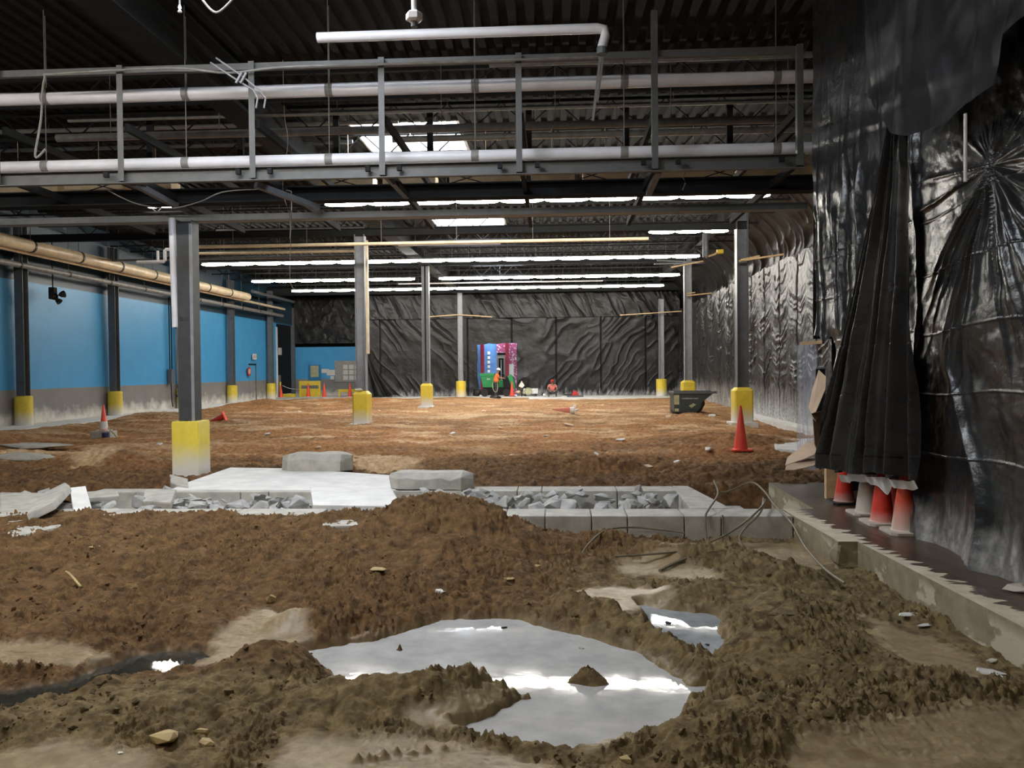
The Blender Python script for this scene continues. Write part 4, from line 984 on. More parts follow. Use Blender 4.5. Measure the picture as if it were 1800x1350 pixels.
# blue back wall items
t = thing('glass_notice_case', 'blue framed notice case with a yellow poster on the back wall', 'notice board', (P(553, 655, 55.5).x, 55.5, P(553, 654, 55.5).z)); MB().box(-.42, .42, 0, .08, -.9, .5).build('case', M['blue_paint'], t); MB().box(-.28, .28, -.02, 0, -.35, .45).build('poster', M['label_yellow'], t)
for i, (a, c, w, h, l) in enumerate(((572, 652, .28, .14, 'small sheet left of the paper cluster'), (583, 655, .36, .2, 'widest sheet of the paper cluster on the blue wall'), (584, 664, .13, .12, 'square sheet lowest in the paper cluster'), (596, 650, .12, .16, 'lone sheet between the paper cluster and the chart'))):
    p = P(a, c, 55.55); t = MB().box(-w, w, 0, .01, -h, h).build('paper_sheet', M['paper'], loc=p); tag(t, l, 'paper')
p = P(612, 654, 55.5); t = thing('white_chart', 'large pale chart with a grid on the blue back wall', 'chart', p); MB().box(-.95, 1., 0, .02, -.7, .8).build('board', M['housing'], t)
for i in range(3):
    for k in range(3): MB().box(-.35+i*.42, -.02+i*.42, -.02, 0, -.55+k*.38, -.25+k*.38).build('sheet', M['paper'], t)
# ------------------------------------------------------------ cones
def cone(loc, h, label, m='cone', base='cone', rot=None, name='traffic_cone', collar=None, group=None, tip=.022):
    t = thing(name, label, 'cone', loc, 0, group); r = h*.165; bt = h*.035
    smooth(MB().lathe([(r, bt), (r*.93, bt+.01), (r*.17, h*.97), (r*.12, h), (0.002, h)], 24).build('body', M[m], t), .6)
    if collar: 
        za, zb = collar; f = lambda z: r*(.93-.76*(z-bt)/h)+.004
        smooth(MB().lathe([(f(za*h), za*h), (f(zb*h), zb*h)], 24).build('collar', M['collar'], t))
    q = MB(); w = h*.24; q.prism([(x, y) for x, y in ring(w, w*.25)], 'z', 0, bt); q.build('foot', M[base], t, bevel=.004)
    if rot: t.rotation_euler = rot
    return t
def cpos(px, py, z=None, zz=0):
    p = PZ(px, py, zz if z is None else z)
    if z is None: p.z = gz(p.x, p.y); p = PZ(px, py, p.z); p.z = gz(p.x, p.y)
    return p
cone(PZ(25.5, 738, 0), .80, 'red cone at the left edge beside the first wall column', base='black')
p = cpos(183, 768); p.z -= .0
t = thing('concrete_stub', 'short dark stub of cut pipe and concrete under the cone by the left dirt', 'stub', (p.x, p.y, p.z-.12)); MB().box(-.3, .28, -.2, .2, 0, .30).build('stub_body', M['concrete'], t, bevel=.03); smooth(MB().tube([(.18, -.24, .0), (.18, -.24, .27)], .09, 14).build('blue_pipe', mat('dark blue pipe', (.02, .035, .09)), t))
cone((p.x, p.y, p.z+.19), .74, 'orange cone with a white collar standing on the stub in the soil', m='cone', base='collar', collar=(.06, .36))
wire(WP((190, 752, p.y-.1), (200, 762, p.y-.2), (212, 775, p.y-.5), (232, 778, p.y-.6)), .02, 'yellow strap trailing from the cone on the stub', 'label_yellow', 'strap', 'yellow_strap')
p = cpos(398, 742); cone((p.x-.05, p.y, p.z+.16), .74, 'fallen cone lying tilted beside the big near column', rot=(.2, -1.95, 0), m='cone', base='cone')
p = cpos(1010, 728); cone((p.x, p.y, p.z+.14), .85, 'fallen cone with a faded foot lying on the bright soil', rot=(0, -1.5, .15), m='cone_dirty', base='collar', collar=(.05, .22))
p = cpos(1302, 787); cone(p, .95, 'bright red cone below the nearest right column pad')
for i, (a, y, l) in enumerate(((494, 52.0, 'small cone in front of the dark passage'), (542, 53.0, 'cone in front of the tall yellow guard'), (570, 52.2, 'cone between the two yellow guards'), (615, 52.5, 'cone beside the second column in front of the low guard'))):
    cone((P(a, 690, y).x, y, 0), .95 if i else .85, l, base='collar')
cone((P(900, 695, 50.9).x, 50.9, 0), .98, 'orange cone in front of the green machine', base='black')
for i, (a, c, l, m_, bs, h) in enumerate(((1484, 884, 'bright orange cone on a black foot, first under the hanging drape', 'cone_red', 'black', .80), (1523, 903, 'dirty whitish cone between two orange ones under the drape', 'cone_pale', 'cone_pale', .80), (1551, 920, 'red cone with a dusty rim in the middle under the drape', 'cone_red', 'cone_pale', .84), (1579, 906, 'dark red cone hidden behind the others under the drape', 'cone_red', 'cone_pale', .80), (1590, 936, 'dusty orange cone half covered by the black sheeting', 'cone_dirty', 'cone_pale', .84))):
    p = PZ(a, c, 0); cone((p.x, p.y, 0), h, l, m=m_, base=bs)
p = PZ(1463, 876, 0); b = MB(); b.box(p.x-.09, p.x+.09, p.y-.04, p.y+.04, 0, .62); tag(b.build('wood_post', M['wood']), 'pale wooden post under the corner of the drape', 'post')
p = PZ(1788, 1040, 0); o = bpy.data.objects.new('cone_foot', chunk_mesh('cone_foot', 14, (.2, .16, .025), 88, M['cone_pale'])); COL.objects.link(o); o.location = (p.x+.02, p.y, .03); tag(o, 'white flat foot poking out under the sheeting at the right edge', 'cone foot')
# red bucket, bits by the wall
p = cpos(240, 728); t = thing('red_bucket', 'small red bucket lying by the wall slab', 'bucket', (p.x, p.y, p.z+.14)); q = MB(); q.lathe([(.15, -.18), (.20, .18), (.185, .18), (.135, -.16)], 16, m=Matrix.Rotation(1.3, 4, 'Y')); q.build('body', M['redp'], t)
# ------------------------------------------------------------ hopper
p = PZ(1186, 728, -.05); Yh = p.y-.2
def hx(px): return P(px, 700, Yh).x
def hz(py): return P(1215, py, Yh).z
t = thing('dumping_hopper', 'dark green grey dumping hopper with a sloped lip near the right columns', 'hopper', (0, Yh, 0))
prof = [(hx(1185), hz(691)), (hx(1185), hz(725)), (hx(1207), hz(725)), (hx(1212), hz(727)), (hx(1219), hz(727)), (hx(1226), hz(723)), (hx(1232), hz(716)), (hx(1234), hz(707)), (hx(1255), hz(691))]
q = MB()
for yy in (0, 1.1): q.prism(prof, 'y', yy, yy+.03)
base = prof[0:1]+prof
q.prism([(prof[0][0], prof[0][1]), prof[1], (prof[1][0]+.03, prof[1][1]), (prof[0][0]+.03, prof[0][1])], 'y', .03, 1.1)
for i in range(1, 8): a, c = prof[i], prof[i+1]; q.prism([a, c, (c[0], c[1]+.03), (a[0], a[1]+.03)], 'y', .03, 1.1)
q.build('tub', M['hopper'], t)
q = MB(); q.box(hx(1183), hx(1260), -.05, 0, hz(692), hz(688)); q.box(hx(1183), hx(1260), 1.13, 1.18, hz(692), hz(688)); q.box(hx(1183), hx(1183)+.06, 0, 1.13, hz(692), hz(688)); q.build('top_rim', M['steel_mid'], t)
q = MB(); q.box(hx(1183), hx(1246), .1, .2, hz(731), hz(727)); q.box(hx(1183), hx(1246), .9, 1., hz(731), hz(727)); q.build('skid', M['steel_mid'], t)
q = MB(); q.prism([(hx(1232), hz(708)), (hx(1239), hz(704)), (hx(1240), hz(711)), (hx(1234), hz(722)), (hx(1228), hz(727)), (hx(1225), hz(723))], 'y', .1, 1.0); q.build('latch_frame', M['black'], t)
q = MB(); q.box(hx(1185), hx(1194), -.006, -.001, hz(711), hz(694)); q.build('reflector_panel', M['label_yellow'], t)
q = MB(); q.box(hx(1186), hx(1193), -.006, -.001, hz(723), hz(718)); q.build('reflector_panel', M['label_yellow'], t)
text('CARDBOARD ONLY', .068, 'text_white', t, ((hx(1201)+hx(1225))/2, -.008, hz(700.5)), (PI/2, 0, 0))
q = MB(); cxx, czz = hx(1217), hz(712.5); q.prism([(cxx-.14, czz-.02), (cxx+.03, czz+.08), (cxx+.14, czz+.03), (cxx-.03, czz-.1)], 'y', -.006, -.001); q.build('warning_label', M['label_yellow'], t)
# ------------------------------------------------------------ lumber cross pieces and lift arms
def plank(p, q_, label, w=.1, m='wood'):
    b = MB(); b.bar(p, q_, w, .05); return tag(b.build('lumber_brace', M[m]), label, 'plank')
plank(P(1299, 459, 25.7), P(1378, 447, 25.3), 'long lumber brace from the nearest right column to the sheeting')
plank(P(1302, 457, 25.62), P(1335, 450, 25.62), 'short lumber piece on top of the brace on the nearest right column', .08)
plank(P(1207, 520, 37.9), P(1252, 515, 37.6), 'lumber brace on the column behind the hopper')
plank(P(1207, 516, 37.85), P(1222, 514, 37.85), 'short lumber piece above the brace behind the hopper', .08)
plank(P(1090, 554, 49.5), P(1198, 547, 49.5), 'long lumber brace across the farthest right column')
plank(P(752, 557, 50), P(805, 553, 50), 'lumber brace to the left of the slim back column')
plank(P(805, 553, 50), P(865, 557, 50), 'lumber brace to the right of the slim back column')
for i, (a, c, w) in enumerate((((1180, 470), (1236, 459), .07), ((1155, 458), (1238, 461), .05), ((1150, 464), (1238, 462), .05))):
    plank(P(*a, 31), P(*c, 31), ['pale pole sticking out above the column behind the hopper', 'upper dark thin pole of the lamp cluster near the right sheeting', 'lower dark thin pole of the lamp cluster near the right sheeting'][i], w, 'wood' if i == 0 else 'steel_mid')
t = thing('ceiling_motor', 'dark motor with yellow tipped arms hanging near the right sheeting', 'motor', P(1240, 452, 31)); MB().tube([(0, 0, 0), (0, 0, .9)], .12, 10).build('drum', M['steel_mid'], t); MB().tube([(0, 0, 0), (.35, 0, .1), (.5, 0, .2)], .04, 8).build('arm', M['wood'], t); MB().box(.42, .68, -.1, .1, .12, .28).build('yellow_tip', M['yellow_plain'], t, bevel=.05)
# ------------------------------------------------------------ cardboard, clear sheet near the tower
def card(pts, label, m='card', cat='cardboard', name='cardboard_sheet', th=.008):
    V = [P(*p) for p in pts]; n = len(V); nrm = (V[1]-V[0]).cross(V[2]-V[0]).normalized()*th
    b = MB(); b.add([v for v in V]+[v+nrm for v in V], [tuple(range(n)), tuple(range(n, 2*n))[::-1]]+[(i, (i+1) % n, (i+1) % n+n, i+n) for i in range(n)])
    return tag(b.build(name, M[m]), label, cat)
card([(1439, 650, 12.2), (1452, 662, 12.0), (1451, 683, 11.9), (1434, 724, 11.8), (1426, 727, 11.9), (1421, 716, 12.1), (1429, 680, 12.2)], 'tall tan cardboard sheet standing on edge beside the sheeting')
card([(1426, 727, 12.0), (1446, 722, 12.2), (1447, 745, 12.2), (1440, 775, 12.1), (1436, 770, 12.1), (1434, 740, 12.0)], 'folded brown cardboard flap under the tall sheet', 'card_dark')
card([(1429, 735, 11.9), (1441, 750, 12.1), (1448, 790, 12.1), (1440, 800, 12), (1432, 780, 11.9)], 'pale inner cardboard flap below the brown one')
card([(1380, 818, 11.6), (1384, 804, 12.0), (1420, 776, 12.9), (1447, 766, 13.0), (1448, 778, 12.6), (1436, 797, 11.9), (1420, 804, 11.7)], 'upper curved tan cardboard sheet lying against the sheeting')
card([(1380, 826, 11.3), (1382, 818, 11.5), (1420, 806, 11.9), (1448, 806, 11.9), (1430, 818, 11.4), (1398, 826, 11.3)], 'lower curved tan cardboard sheet on the soil')
card([(1422, 776, 12.9), (1446, 765, 12.9), (1446, 771, 12.7), (1426, 784, 12.6)], 'small yellowish board piece on top of the curved sheets', 'wood')
b = MB(); A, B_ = P(1411, 700, 12.9), P(1437, 700, 12.6); zt, zb = P(1411, 606, 12.9).z, .12
b.add([(A.x, A.y, zb), (B_.x, B_.y, zb), (B_.x, B_.y+.3, zb), (A.x, A.y+.3, zb), (A.x, A.y, zt), (B_.x, B_.y, zt), (B_.x, B_.y+.3, zt), (A.x, A.y+.3, zt)], [(0, 1, 5, 4), (1, 2, 6, 5), (2, 3, 7, 6), (3, 0, 4, 7)])
tag(b.build('clear_plastic_sleeve', M['clear']), 'tall bluish clear plastic sleeve hanging beside the cardboard', 'plastic sheet')
b = MB(); b.bar(P(1409, 604, 12.7), P(1447, 601, 12.4), .06, .05); tag(b.build('sleeve_bar', M['wood']), 'short wooden bar holding the clear plastic sleeve', 'bar')
t = thing('metal_stand', 'thin white metal frame behind the tall cardboard sheet', 'frame', P(1444, 690, 12.35)); q = MB(); q.box(-.08, .08, 0, .02, .36, .39); q.box(.065, .08, 0, .02, -.8, .38); q.build('frame_bar', M['steel_light'], t); MB().box(-.08, .065, .02, .03, -.8, .36).build('panel', M['black'], t)
# ------------------------------------------------------------ back doorway scene
DX0, DX1 = P(840, 650, 52.2).x, P(909, 650, 52.2).x
def bx(name, a, c, y0, y1, Y, m, label, cat, dep=.1, z=None):
    p0, p1 = P(a, y1, Y), P(c, y0, Y); b = MB(); b.box(p0.x, p1.x, Y, Y+dep, max(p0.z, 0), p1.z); return tag(b.build(name, M[m]), label, cat)
M['shelf_blue'] = mat('bright blue panel', (.10, .24, .52), .4); M['maroon'] = mat('maroon post', (.22, .012, .03), .5)
def pack_mat():
    s = N('magenta packages'); v = s.n('TexVoronoi'); v.inputs['Scale'].default_value = 6.5; s.l(s.pos(), v.inputs['Vector'])
    s.set('Base Color', s.mix(s.ramp(v.outputs['Distance'], .25, .5), (.50, .40, .50), (.28, .05, .13))); return s.m
M['packs'] = pack_mat()
bx('blue_panel', 836, 874, 595, 700, 55.2, 'shelf_blue', 'bright blue store panel seen through the doorway', 'panel')
bx('maroon_post', 845, 850.5, 595, 700, 54.6, 'maroon', 'maroon post at the left inside the doorway', 'post', .2)
bx('maroon_post', 889, 894, 595, 700, 54.6, 'maroon', 'maroon post at the right inside the doorway', 'post', .2)
bx('product_display', 894, 912, 595, 700, 55.0, 'packs', 'magenta and white product display beyond the right maroon post', 'display')
bx('product_display', 873, 889, 595, 620, 55.0, 'packs', 'magenta packages high behind the lift mast', 'display')
bx('price_poster', 894, 903, 640, 662, 54.9, 'paper', 'pale blue poster on the product display', 'poster', .02)
for i in range(5): bx('picture_card', 857, 861.5, 618+i*8, 623+i*8, 55.1, 'paper', 'small white square in the column on the blue panel', 'card', .02)
for o_ in [o for o in bpy.data.objects if o.name.startswith('picture_card')]: o_['group'] = 'white squares on the blue panel'
t = thing('lift_mast', 'grey forklift mast standing inside the doorway', 'mast', (P(881, 650, 53.6).x, 53.6, 0))
for s in (-1, 1): MB().box(s*.22-.06, s*.22+.06, -.06, .06, 0, 2.65).build('rail', M['steel_mid'], t)
MB().box(-.28, .28, -.07, .07, 2.5, 2.7).build('crosshead', M['steel_light'], t); MB().tube([(0, 0, .5), (0, 0, 2.4)], .04, 8).build('cylinder_rod', M['steel_light'], t)
lp = bpy.data.lights.new('store_light', 'AREA'); lp.shape = 'RECTANGLE'; lp.size = 3; lp.size_y = 1.5; lp.energy = 110; lp.color = (.9, .95, 1)
lo = bpy.data.objects.new('store_light', lp); COL.objects.link(lo); lo.location = (DX0+1.3, 54.2, 5.2); lo.rotation_euler = (.25, 0, 0)
# green scrubber machine
Y = 51.0
def gx(px): return P(px, 680, Y).x
def gzz(py): return P(880, py, Y).z
t = thing('floor_machine', 'green ride-on floor machine parked in the doorway behind the worker', 'machine', (0, Y, 0))
q = MB(); q.prism([(gx(844), gzz(656)), (gx(868), gzz(656)), (gx(868), gzz(681)), (gx(849), gzz(681)), (gx(846), gzz(668))], 'y', 0, 1.0); q.build('waste_tank', M['green'], t, bevel=.04)
q = MB(); q.box(gx(843), gx(869), -.03, 1.03, gzz(661), gzz(656)); q.build('tank_lid', M['green'], t, bevel=.02)
q = MB(); q.prism([(gx(868), gzz(681)), (gx(868), gzz(668)), (gx(885), gzz(668)), (gx(885), gzz(681))], 'y', .3, 1.0); q.build('seat_box', M['green'], t, bevel=.03)
q = MB(); q.prism([(gx(892), gzz(662)), (gx(897), gzz(658)), (gx(901), gzz(662)), (gx(904), gzz(672)), (gx(906), gzz(683)), (gx(899), gzz(684)), (gx(896), gzz(672))], 'y', 0, .95); q.build('front_cowl', M['green'], t, bevel=.04)
q = MB(); q.prism([(gx(849), gzz(681)), (gx(885), gzz(681)), (gx(884), gzz(664)), (gx(893), gzz(662)), (gx(899), gzz(684)), (gx(903), gzz(695)), (gx(846), gzz(695))], 'y', .05, .9); q.build('chassis', M['steel_dark'], t, bevel=.03)
for px in (852, 890):
    q = MB(); q.lathe([(.05, -.08), (.24, -.08), (.26, -.05), (.26, .05), (.24, .08), (.05, .08)], 20, m=Matrix.Translation((gx(px), .0, .26)) @ Matrix.Rotation(PI/2, 4, 'X')); smooth(q.build('wheel', M['black'], t), .6)
q = MB(); q.tube([(gx(887), .4, gzz(663)), (gx(884), .4, gzz(657))], .03, 8); q.build('steering_post', M['black'], t)
smooth(MB().lathe([(.17, -.015), (.2, 0), (.17, .015), (.15, 0)], 18, m=Matrix.Translation((gx(883.5), .4, gzz(656.5))) @ Matrix.Rotation(-.5, 4, 'Y')).build('steering_wheel', M['black'], t))
text('tm', .2, 'text_white', t, (gx(859), -.01, gzz(666)), (PI/2, 0, 0), 'logo')
# ------------------------------------------------------------ people
def skel(name, joints, edges, m, parent, root=0, sub=2):
    me = bpy.data.meshes.new(name); me.from_pydata([j[0] for j in joints], edges, [])
    o = bpy.data.objects.new(name, me); COL.objects.link(o); o.parent = parent; me.materials.append(m)
    md = o.modifiers.new('skin', 'SKIN'); md.use_smooth_shade = True
    for i, j in enumerate(joints):
        r = j[1] if isinstance(j[1], tuple) else (j[1], j[1]); me.skin_vertices[0].data[i].radius = r; me.skin_vertices[0].data[i].use_root = (i == root)
    s = o.modifiers.new('sub', 'SUBSURF'); s.levels = sub; s.render_levels = sub
    return o
def hand(parent, c, d, side, m):
    d = Vector(d).normalized(); up = Vector((0, 0, 1)); sd = d.cross(up).normalized(); c = Vector(c)
    J = [(c, .035), (c+d*.07, (.042, .018))]; E = [(0, 1)]
    for k, L in enumerate((.065, .075, .07, .055)):
        b = c+d*.08+sd*(-.03+.02*k); n = len(J); J += [(b+d*L*.5-up*.008, .0085), (b+d*L-up*.025, .0075)]; E += [(1, n), (n, n+1)]
    n = len(J); J += [(c+d*.04+sd*side*.045, .011), (c+d*.085+sd*side*.055-up*.01, .009)]; E += [(0, n), (n, n+1)]
    skel('hand', J, E, m, parent, 0, 1)
def face(t, c, rot, m):
    Mx = Matrix.Translation(c) @ rot
    for s in (-1, 1):
        MB().lathe([(.002, -.012), (.012, 0), (.002, .012)], 8, m=Mx @ Matrix.Translation((s*.032, -.088, .0))).build('eye', M['black'], t)
        MB().lathe([(.004, -.03), (.018, 0), (.004, .03)], 8, m=Mx @ Matrix.Translation((s*.082, .0, -.01))).build('ear', M['skin'], t)
    MB().lathe([(.004, .022), (.014, -.012), (.006, -.02)], 8, m=Mx @ Matrix.Translation((0, -.10, -.02))).build('nose', M['skin'], t)
    MB().box(-.025, .025, -.094, -.085, -.062, -.054, m=Mx).build('mouth', M['redp'], t)
# standing worker, body turned to the right, leaning to the controls
wx_ = P(872, 680, 50.6).x; t = thing('person', 'person in orange shirt and white hard hat working at the green machine', 'person', (wx_, 50.5, 0), 0)
# local: facing +x
B = [((0, 0, .95), (.14, .12)), ((.02, 0, 1.15), (.14, .12)), ((.06, 0, 1.38), (.17, .12)), ((.10, 0, 1.50), .06), ((.15, 0, 1.60), (.085, .08)), ((.17, 0, 1.70), (.09, .085)),
     ((.08, -.19, 1.42), .055), ((.22, -.24, 1.20), .042), ((.46, -.18, 1.17), .03), ((.08, .19, 1.42), .055), ((.24, .22, 1.22), .042), ((.48, .12, 1.20), .03),
     ((0, -.11, .88), .09), ((.03, -.12, .50), .06), ((-.02, -.12, .12), .04), ((.12, -.12, .04), .035), ((0, .11, .88), .09), ((.05, .12, .50), .06), ((.02, .12, .12), .04), ((.16, .12, .04), .035)]
E = [(0, 1), (1, 2), (2, 3), (3, 4), (4, 5), (2, 6), (6, 7), (7, 8), (2, 9), (9, 10), (10, 11), (0, 12), (12, 13), (13, 14), (14, 15), (0, 16), (16, 17), (17, 18), (18, 19)]
skel('body', B, E, M['skin'], t)
skel('orange_shirt', [((0, 0, .88), (.20, .21)), ((.02, 0, 1.12), (.20, .21)), ((.05, 0, 1.36), (.21, .20)), ((.09, 0, 1.47), .10), ((.08, -.20, 1.42), .072), ((.20, -.24, 1.25), .06), ((.08, .20, 1.42), .072), ((.22, .23, 1.27), .06)], [(0, 1), (1, 2), (2, 3), (2, 4), (4, 5), (2, 6), (6, 7)], M['orange_shirt'], t)
skel('trousers', [((0, 0, .94), (.17, .17)), ((0, -.11, .82), .13), ((.03, -.12, .50), .10), ((-.03, -.12, .10), .085), ((0, .11, .82), .13), ((.06, .12, .50), .10), ((.04, .12, .10), .085)], [(0, 1), (1, 2), (2, 3), (0, 4), (4, 5), (5, 6)], M['dark_cloth'], t)
for s, c, x in ((-1, -.12, -.02), (1, .12, .02)): skel('boot', [((x, c, .06), .055), ((x+.16, c, .045), .045)], [(0, 1)], M['black'], t, sub=1)
hand(t, (.46, -.18, 1.17), (1, .1, -.1), 1, M['skin']); hand(t, (.48, .12, 1.20), (1, -.1, -.1), -1, M['skin'])
hatm = Matrix.Translation((.17, 0, 1.71)) @ Matrix.Rotation(.25, 4, 'Y')
smooth(MB().lathe([(.15, 0), (.15, .012), (.128, .02), (.12, .07), (.085, .12), (.03, .14), (.002, .142)], 24, m=hatm).build('hard_hat', M['white'], t), .6)
face(t, Vector((.17, 0, 1.66)), Matrix.Rotation(PI/2, 4, 'Z') @ Matrix.Rotation(-.2, 4, 'X'), M['skin'])
wire([(wx_-.15, 50.2, .95), (wx_-.18, 50.1, .7), (wx_-.1, 50.05, .4), (wx_+.05, 50.05, .33), (wx_+.14, 50.1, .55), (wx_+.12, 50.2, .9)], .018, 'yellow rope loop hanging from the standing worker', 'label_yellow', 'rope', 'rope')
# crouching worker
sx = P(971, 690, 50.0).x; t = thing('person', 'person in red shirt and red cap crouching on the slab edge', 'person', (sx, 49.9, 0.0), 0)
B = [((0, .1, .30), (.15, .13)), ((0, .05, .48), (.14, .12)), ((0, -.03, .70), (.17, .11)), ((0, -.07, .80), .055), ((0, -.13, .90), (.08, .085)), ((0, -.14, .98), (.08, .085)),
     ((-.20, -.02, .72), .055), ((-.30, -.15, .50), .042), ((-.14, -.34, .36), .03), ((.20, -.02, .72), .055), ((.30, -.15, .50), .042), ((.14, -.34, .36), .03),
     ((-.14, .05, .28), .085), ((-.26, -.30, .42), .062), ((-.22, -.18, .08), .042), ((-.24, -.30, .04), .035), ((.14, .05, .28), .085), ((.26, -.30, .42), .062), ((.22, -.18, .08), .042), ((.24, -.30, .04), .035)]
skel('body', B, E, M['skin'], t)
skel('red_shirt', [((0, .1, .32), (.17, .15)), ((0, .05, .48), (.16, .14)), ((0, -.03, .70), (.185, .13)), ((0, -.06, .78), .08), ((-.21, -.02, .72), .07), ((-.28, -.10, .57), .055), ((.21, -.02, .72), .07), ((.28, -.10, .57), .055)], [(0, 1), (1, 2), (2, 3), (2, 4), (4, 5), (2, 6), (6, 7)], M['pink_shirt'], t)
skel('trousers', [((0, .1, .30), (.16, .14)), ((-.14, .05, .28), .10), ((-.26, -.30, .42), .08), ((-.22, -.18, .10), .06), ((.14, .05, .28), .10), ((.26, -.30, .42), .08), ((.22, -.18, .10), .06)], [(0, 1), (1, 2), (2, 3), (0, 4), (4, 5), (5, 6)], M['dark_cloth'], t)
for s in (-1, 1): skel('boot', [((s*.22, -.17, .06), .05), ((s*.24, -.32, .045), .042)], [(0, 1)], M['black'], t, sub=1)
hand(t, (-.14, -.34, .36), (.4, -1, -.2), 1, M['skin']); hand(t, (.14, -.34, .36), (-.4, -1, -.2), -1, M['skin'])
smooth(MB().lathe([(.11, -.01), (.115, .02), (.10, .08), (.05, .115), (.002, .12)], 20, m=Matrix.Translation((0, -.14, .97)) @ Matrix.Rotation(.25, 4, 'X')).build('cap', M['redp'], t), .6)
q = MB(); q.prism([(-.08, -.24), (.08, -.24), (.06, -.36), (-.06, -.36)], 'z', .955, .97); q.build('cap_brim', M['redp'], t)
face(t, Vector((0, -.14, .93)), Matrix.Rotation(.4, 4, 'X'), M['skin'])
# gear by the back sheeting
def lump(name, px, py, Y, sc, m, label, cat, seed, n=20):
    p = P(px, py, Y); o = bpy.data.objects.new(name, chunk_mesh(name, n, sc, seed, M[m], .02)); COL.objects.link(o); o.location = p; return tag(smooth(o, .5), label, cat)
lump('garbage_bag', 871, 699, 47.5, (.45, .3, .22), 'black', 'shiny black garbage bag lying on the soil in front of the machine', 'bag', 21, 40)
lump('garbage_bag', 838, 690, 51, (.35, .3, .35), 'plastic_dark', 'black bundled sheet at the left foot of the green machine', 'bag', 22, 40)
lump('white_bucket', 957, 694, 50.6, (.14, .14, .13), 'white', 'small white bucket left of the crouching worker', 'bucket', 23, 30)
lump('white_bag', 984, 696, 50.2, (.2, .15, .08), 'white', 'crumpled white bag right of the crouching worker', 'bag', 24)
lump('tan_bag', 911, 689, 51, (.2, .15, .14), 'card', 'tan bag between the cone and the yellow cart', 'bag', 25)
t = thing('equipment_cart', 'white equipment cart with a coiled yellow hose', 'cart', (P(932, 690, 51).x, 51, 0)); MB().box(-.45, .5, 0, .4, .16, .50).build('box_body', M['white'], t, bevel=.03); smooth(MB().lathe([(.22, -.04), (.25, 0), (.22, .04), (.18, 0)], 20, m=Matrix.Translation((-.12, -.08, .32)) @ Matrix.Rotation(PI/2, 4, 'X')).build('hose_coil', M['label_yellow'], t))
for s in (-.3, .35): MB().lathe([(.02, -.03), (.09, -.03), (.09, .03), (.02, .03)], 12, m=Matrix.Translation((s, .0, .09)) @ Matrix.Rotation(PI/2, 4, 'X')).build('wheel', M['black'], t)
MB().tube([(-.5, 0, .2), (-.62, 0, .7)], .02, 6).build('push_bar', M['yellow_plain'], t)
t = thing('broom', 'upturned pale broom leaning beside the yellow cart', 'broom', (P(917, 690, 51).x, 50.9, 0)); MB().tube([(0, 0, 0), (.02, 0, .7)], .03, 6).build('pole', M['black'], t); MB().prism([(-.2, .65), (.0, 1.0), (.2, .7), (.05, .55)], 'y', -.03, .03).build('head', M['concrete_pale'], t)
t = thing('plate_compactor', 'red plate machine on pallets right of the crouching worker', 'compactor', (P(1011, 696, 49).x, 49.0, .0)); MB().box(-.5, .5, 0, .5, 0, .1).build('base_plate', M['steel_mid'], t, bevel=.02); q = MB(); q.prism([(-.22, .1), (-.1, .38), (.1, .38), (.24, .1)], 'y', .1, .4); q.build('engine_cover', M['redp'], t, bevel=.02); MB().tube([(.12, .3, .2), (.2, .5, 1.2)], .025, 6).build('handle', M['black'], t)
lump('black_hose', 1000, 694, 50.4, (.4, .15, .07), 'black', 'black hose bundle behind the red plate machine', 'hose', 27)
# ------------------------------------------------------------ black sheeting
def fold(u, v, s, f=2.2, a=.07, st=.18):                      # hanging folds: long in v, short in u
    w = u + .25*fbm(u*.7, v*.5, 3, s)
    r = 1-np.abs(2*vn(w*f, v*st, s+1)-1); r2 = 1-np.abs(2*vn(w*f*2.7+3, v*st*2.2, s+2)-1)
    return a*(r*r-.4)+a*.42*(r2*r2-.4)+a*.5*fbm(u*f*.8, v*1.1, 4, s+5)
def swag(u, v, s, per=1.6, a=.03, f=7.):                      # catenary wrinkles between fixing points
    k = (u/per) % 1-.5; L = np.floor(u/per)
    w = v*f - 7.*k*k*(1+.5*vn(L, L*0, s)) + 1.8*fbm(u*1.3, v*.9, 3, s)
    r = 1-np.abs(2*vn(w, L+.3*k, s+3)-1)
    return a*(r**1.5-.4)*(1-np.abs(2*k)**4)
def sheet(name, A, B_, z0, z1, nu, nv, disp, m, label, hole=None, topf=None, lean=None):
    A, B_ = np.array(A, float), np.array(B_, float); L = np.linalg.norm(B_-A); d = (B_-A)/L; n = np.array([d[1], -d[0]])
    u, v_ = np.meshgrid(np.linspace(0, L, nu), np.linspace(0, 1, nv))
    zt = z1+(topf(u) if topf else 0*u); Z = z0+(zt-z0)*v_
    D = disp(u, Z)
    if lean: D = D+lean(u, v_)
    X = A[0]+d[0]*u+n[0]*D; Y = A[1]+d[1]*u+n[1]*D
    mk = None
    if hole is not None: mk = (None, ~(hole(X, Z, Y)[:-1, :-1]))
    o = grid_obj(name, X, Y, Z, m, mask=mk)
    return tag(o, label, 'plastic sheet')
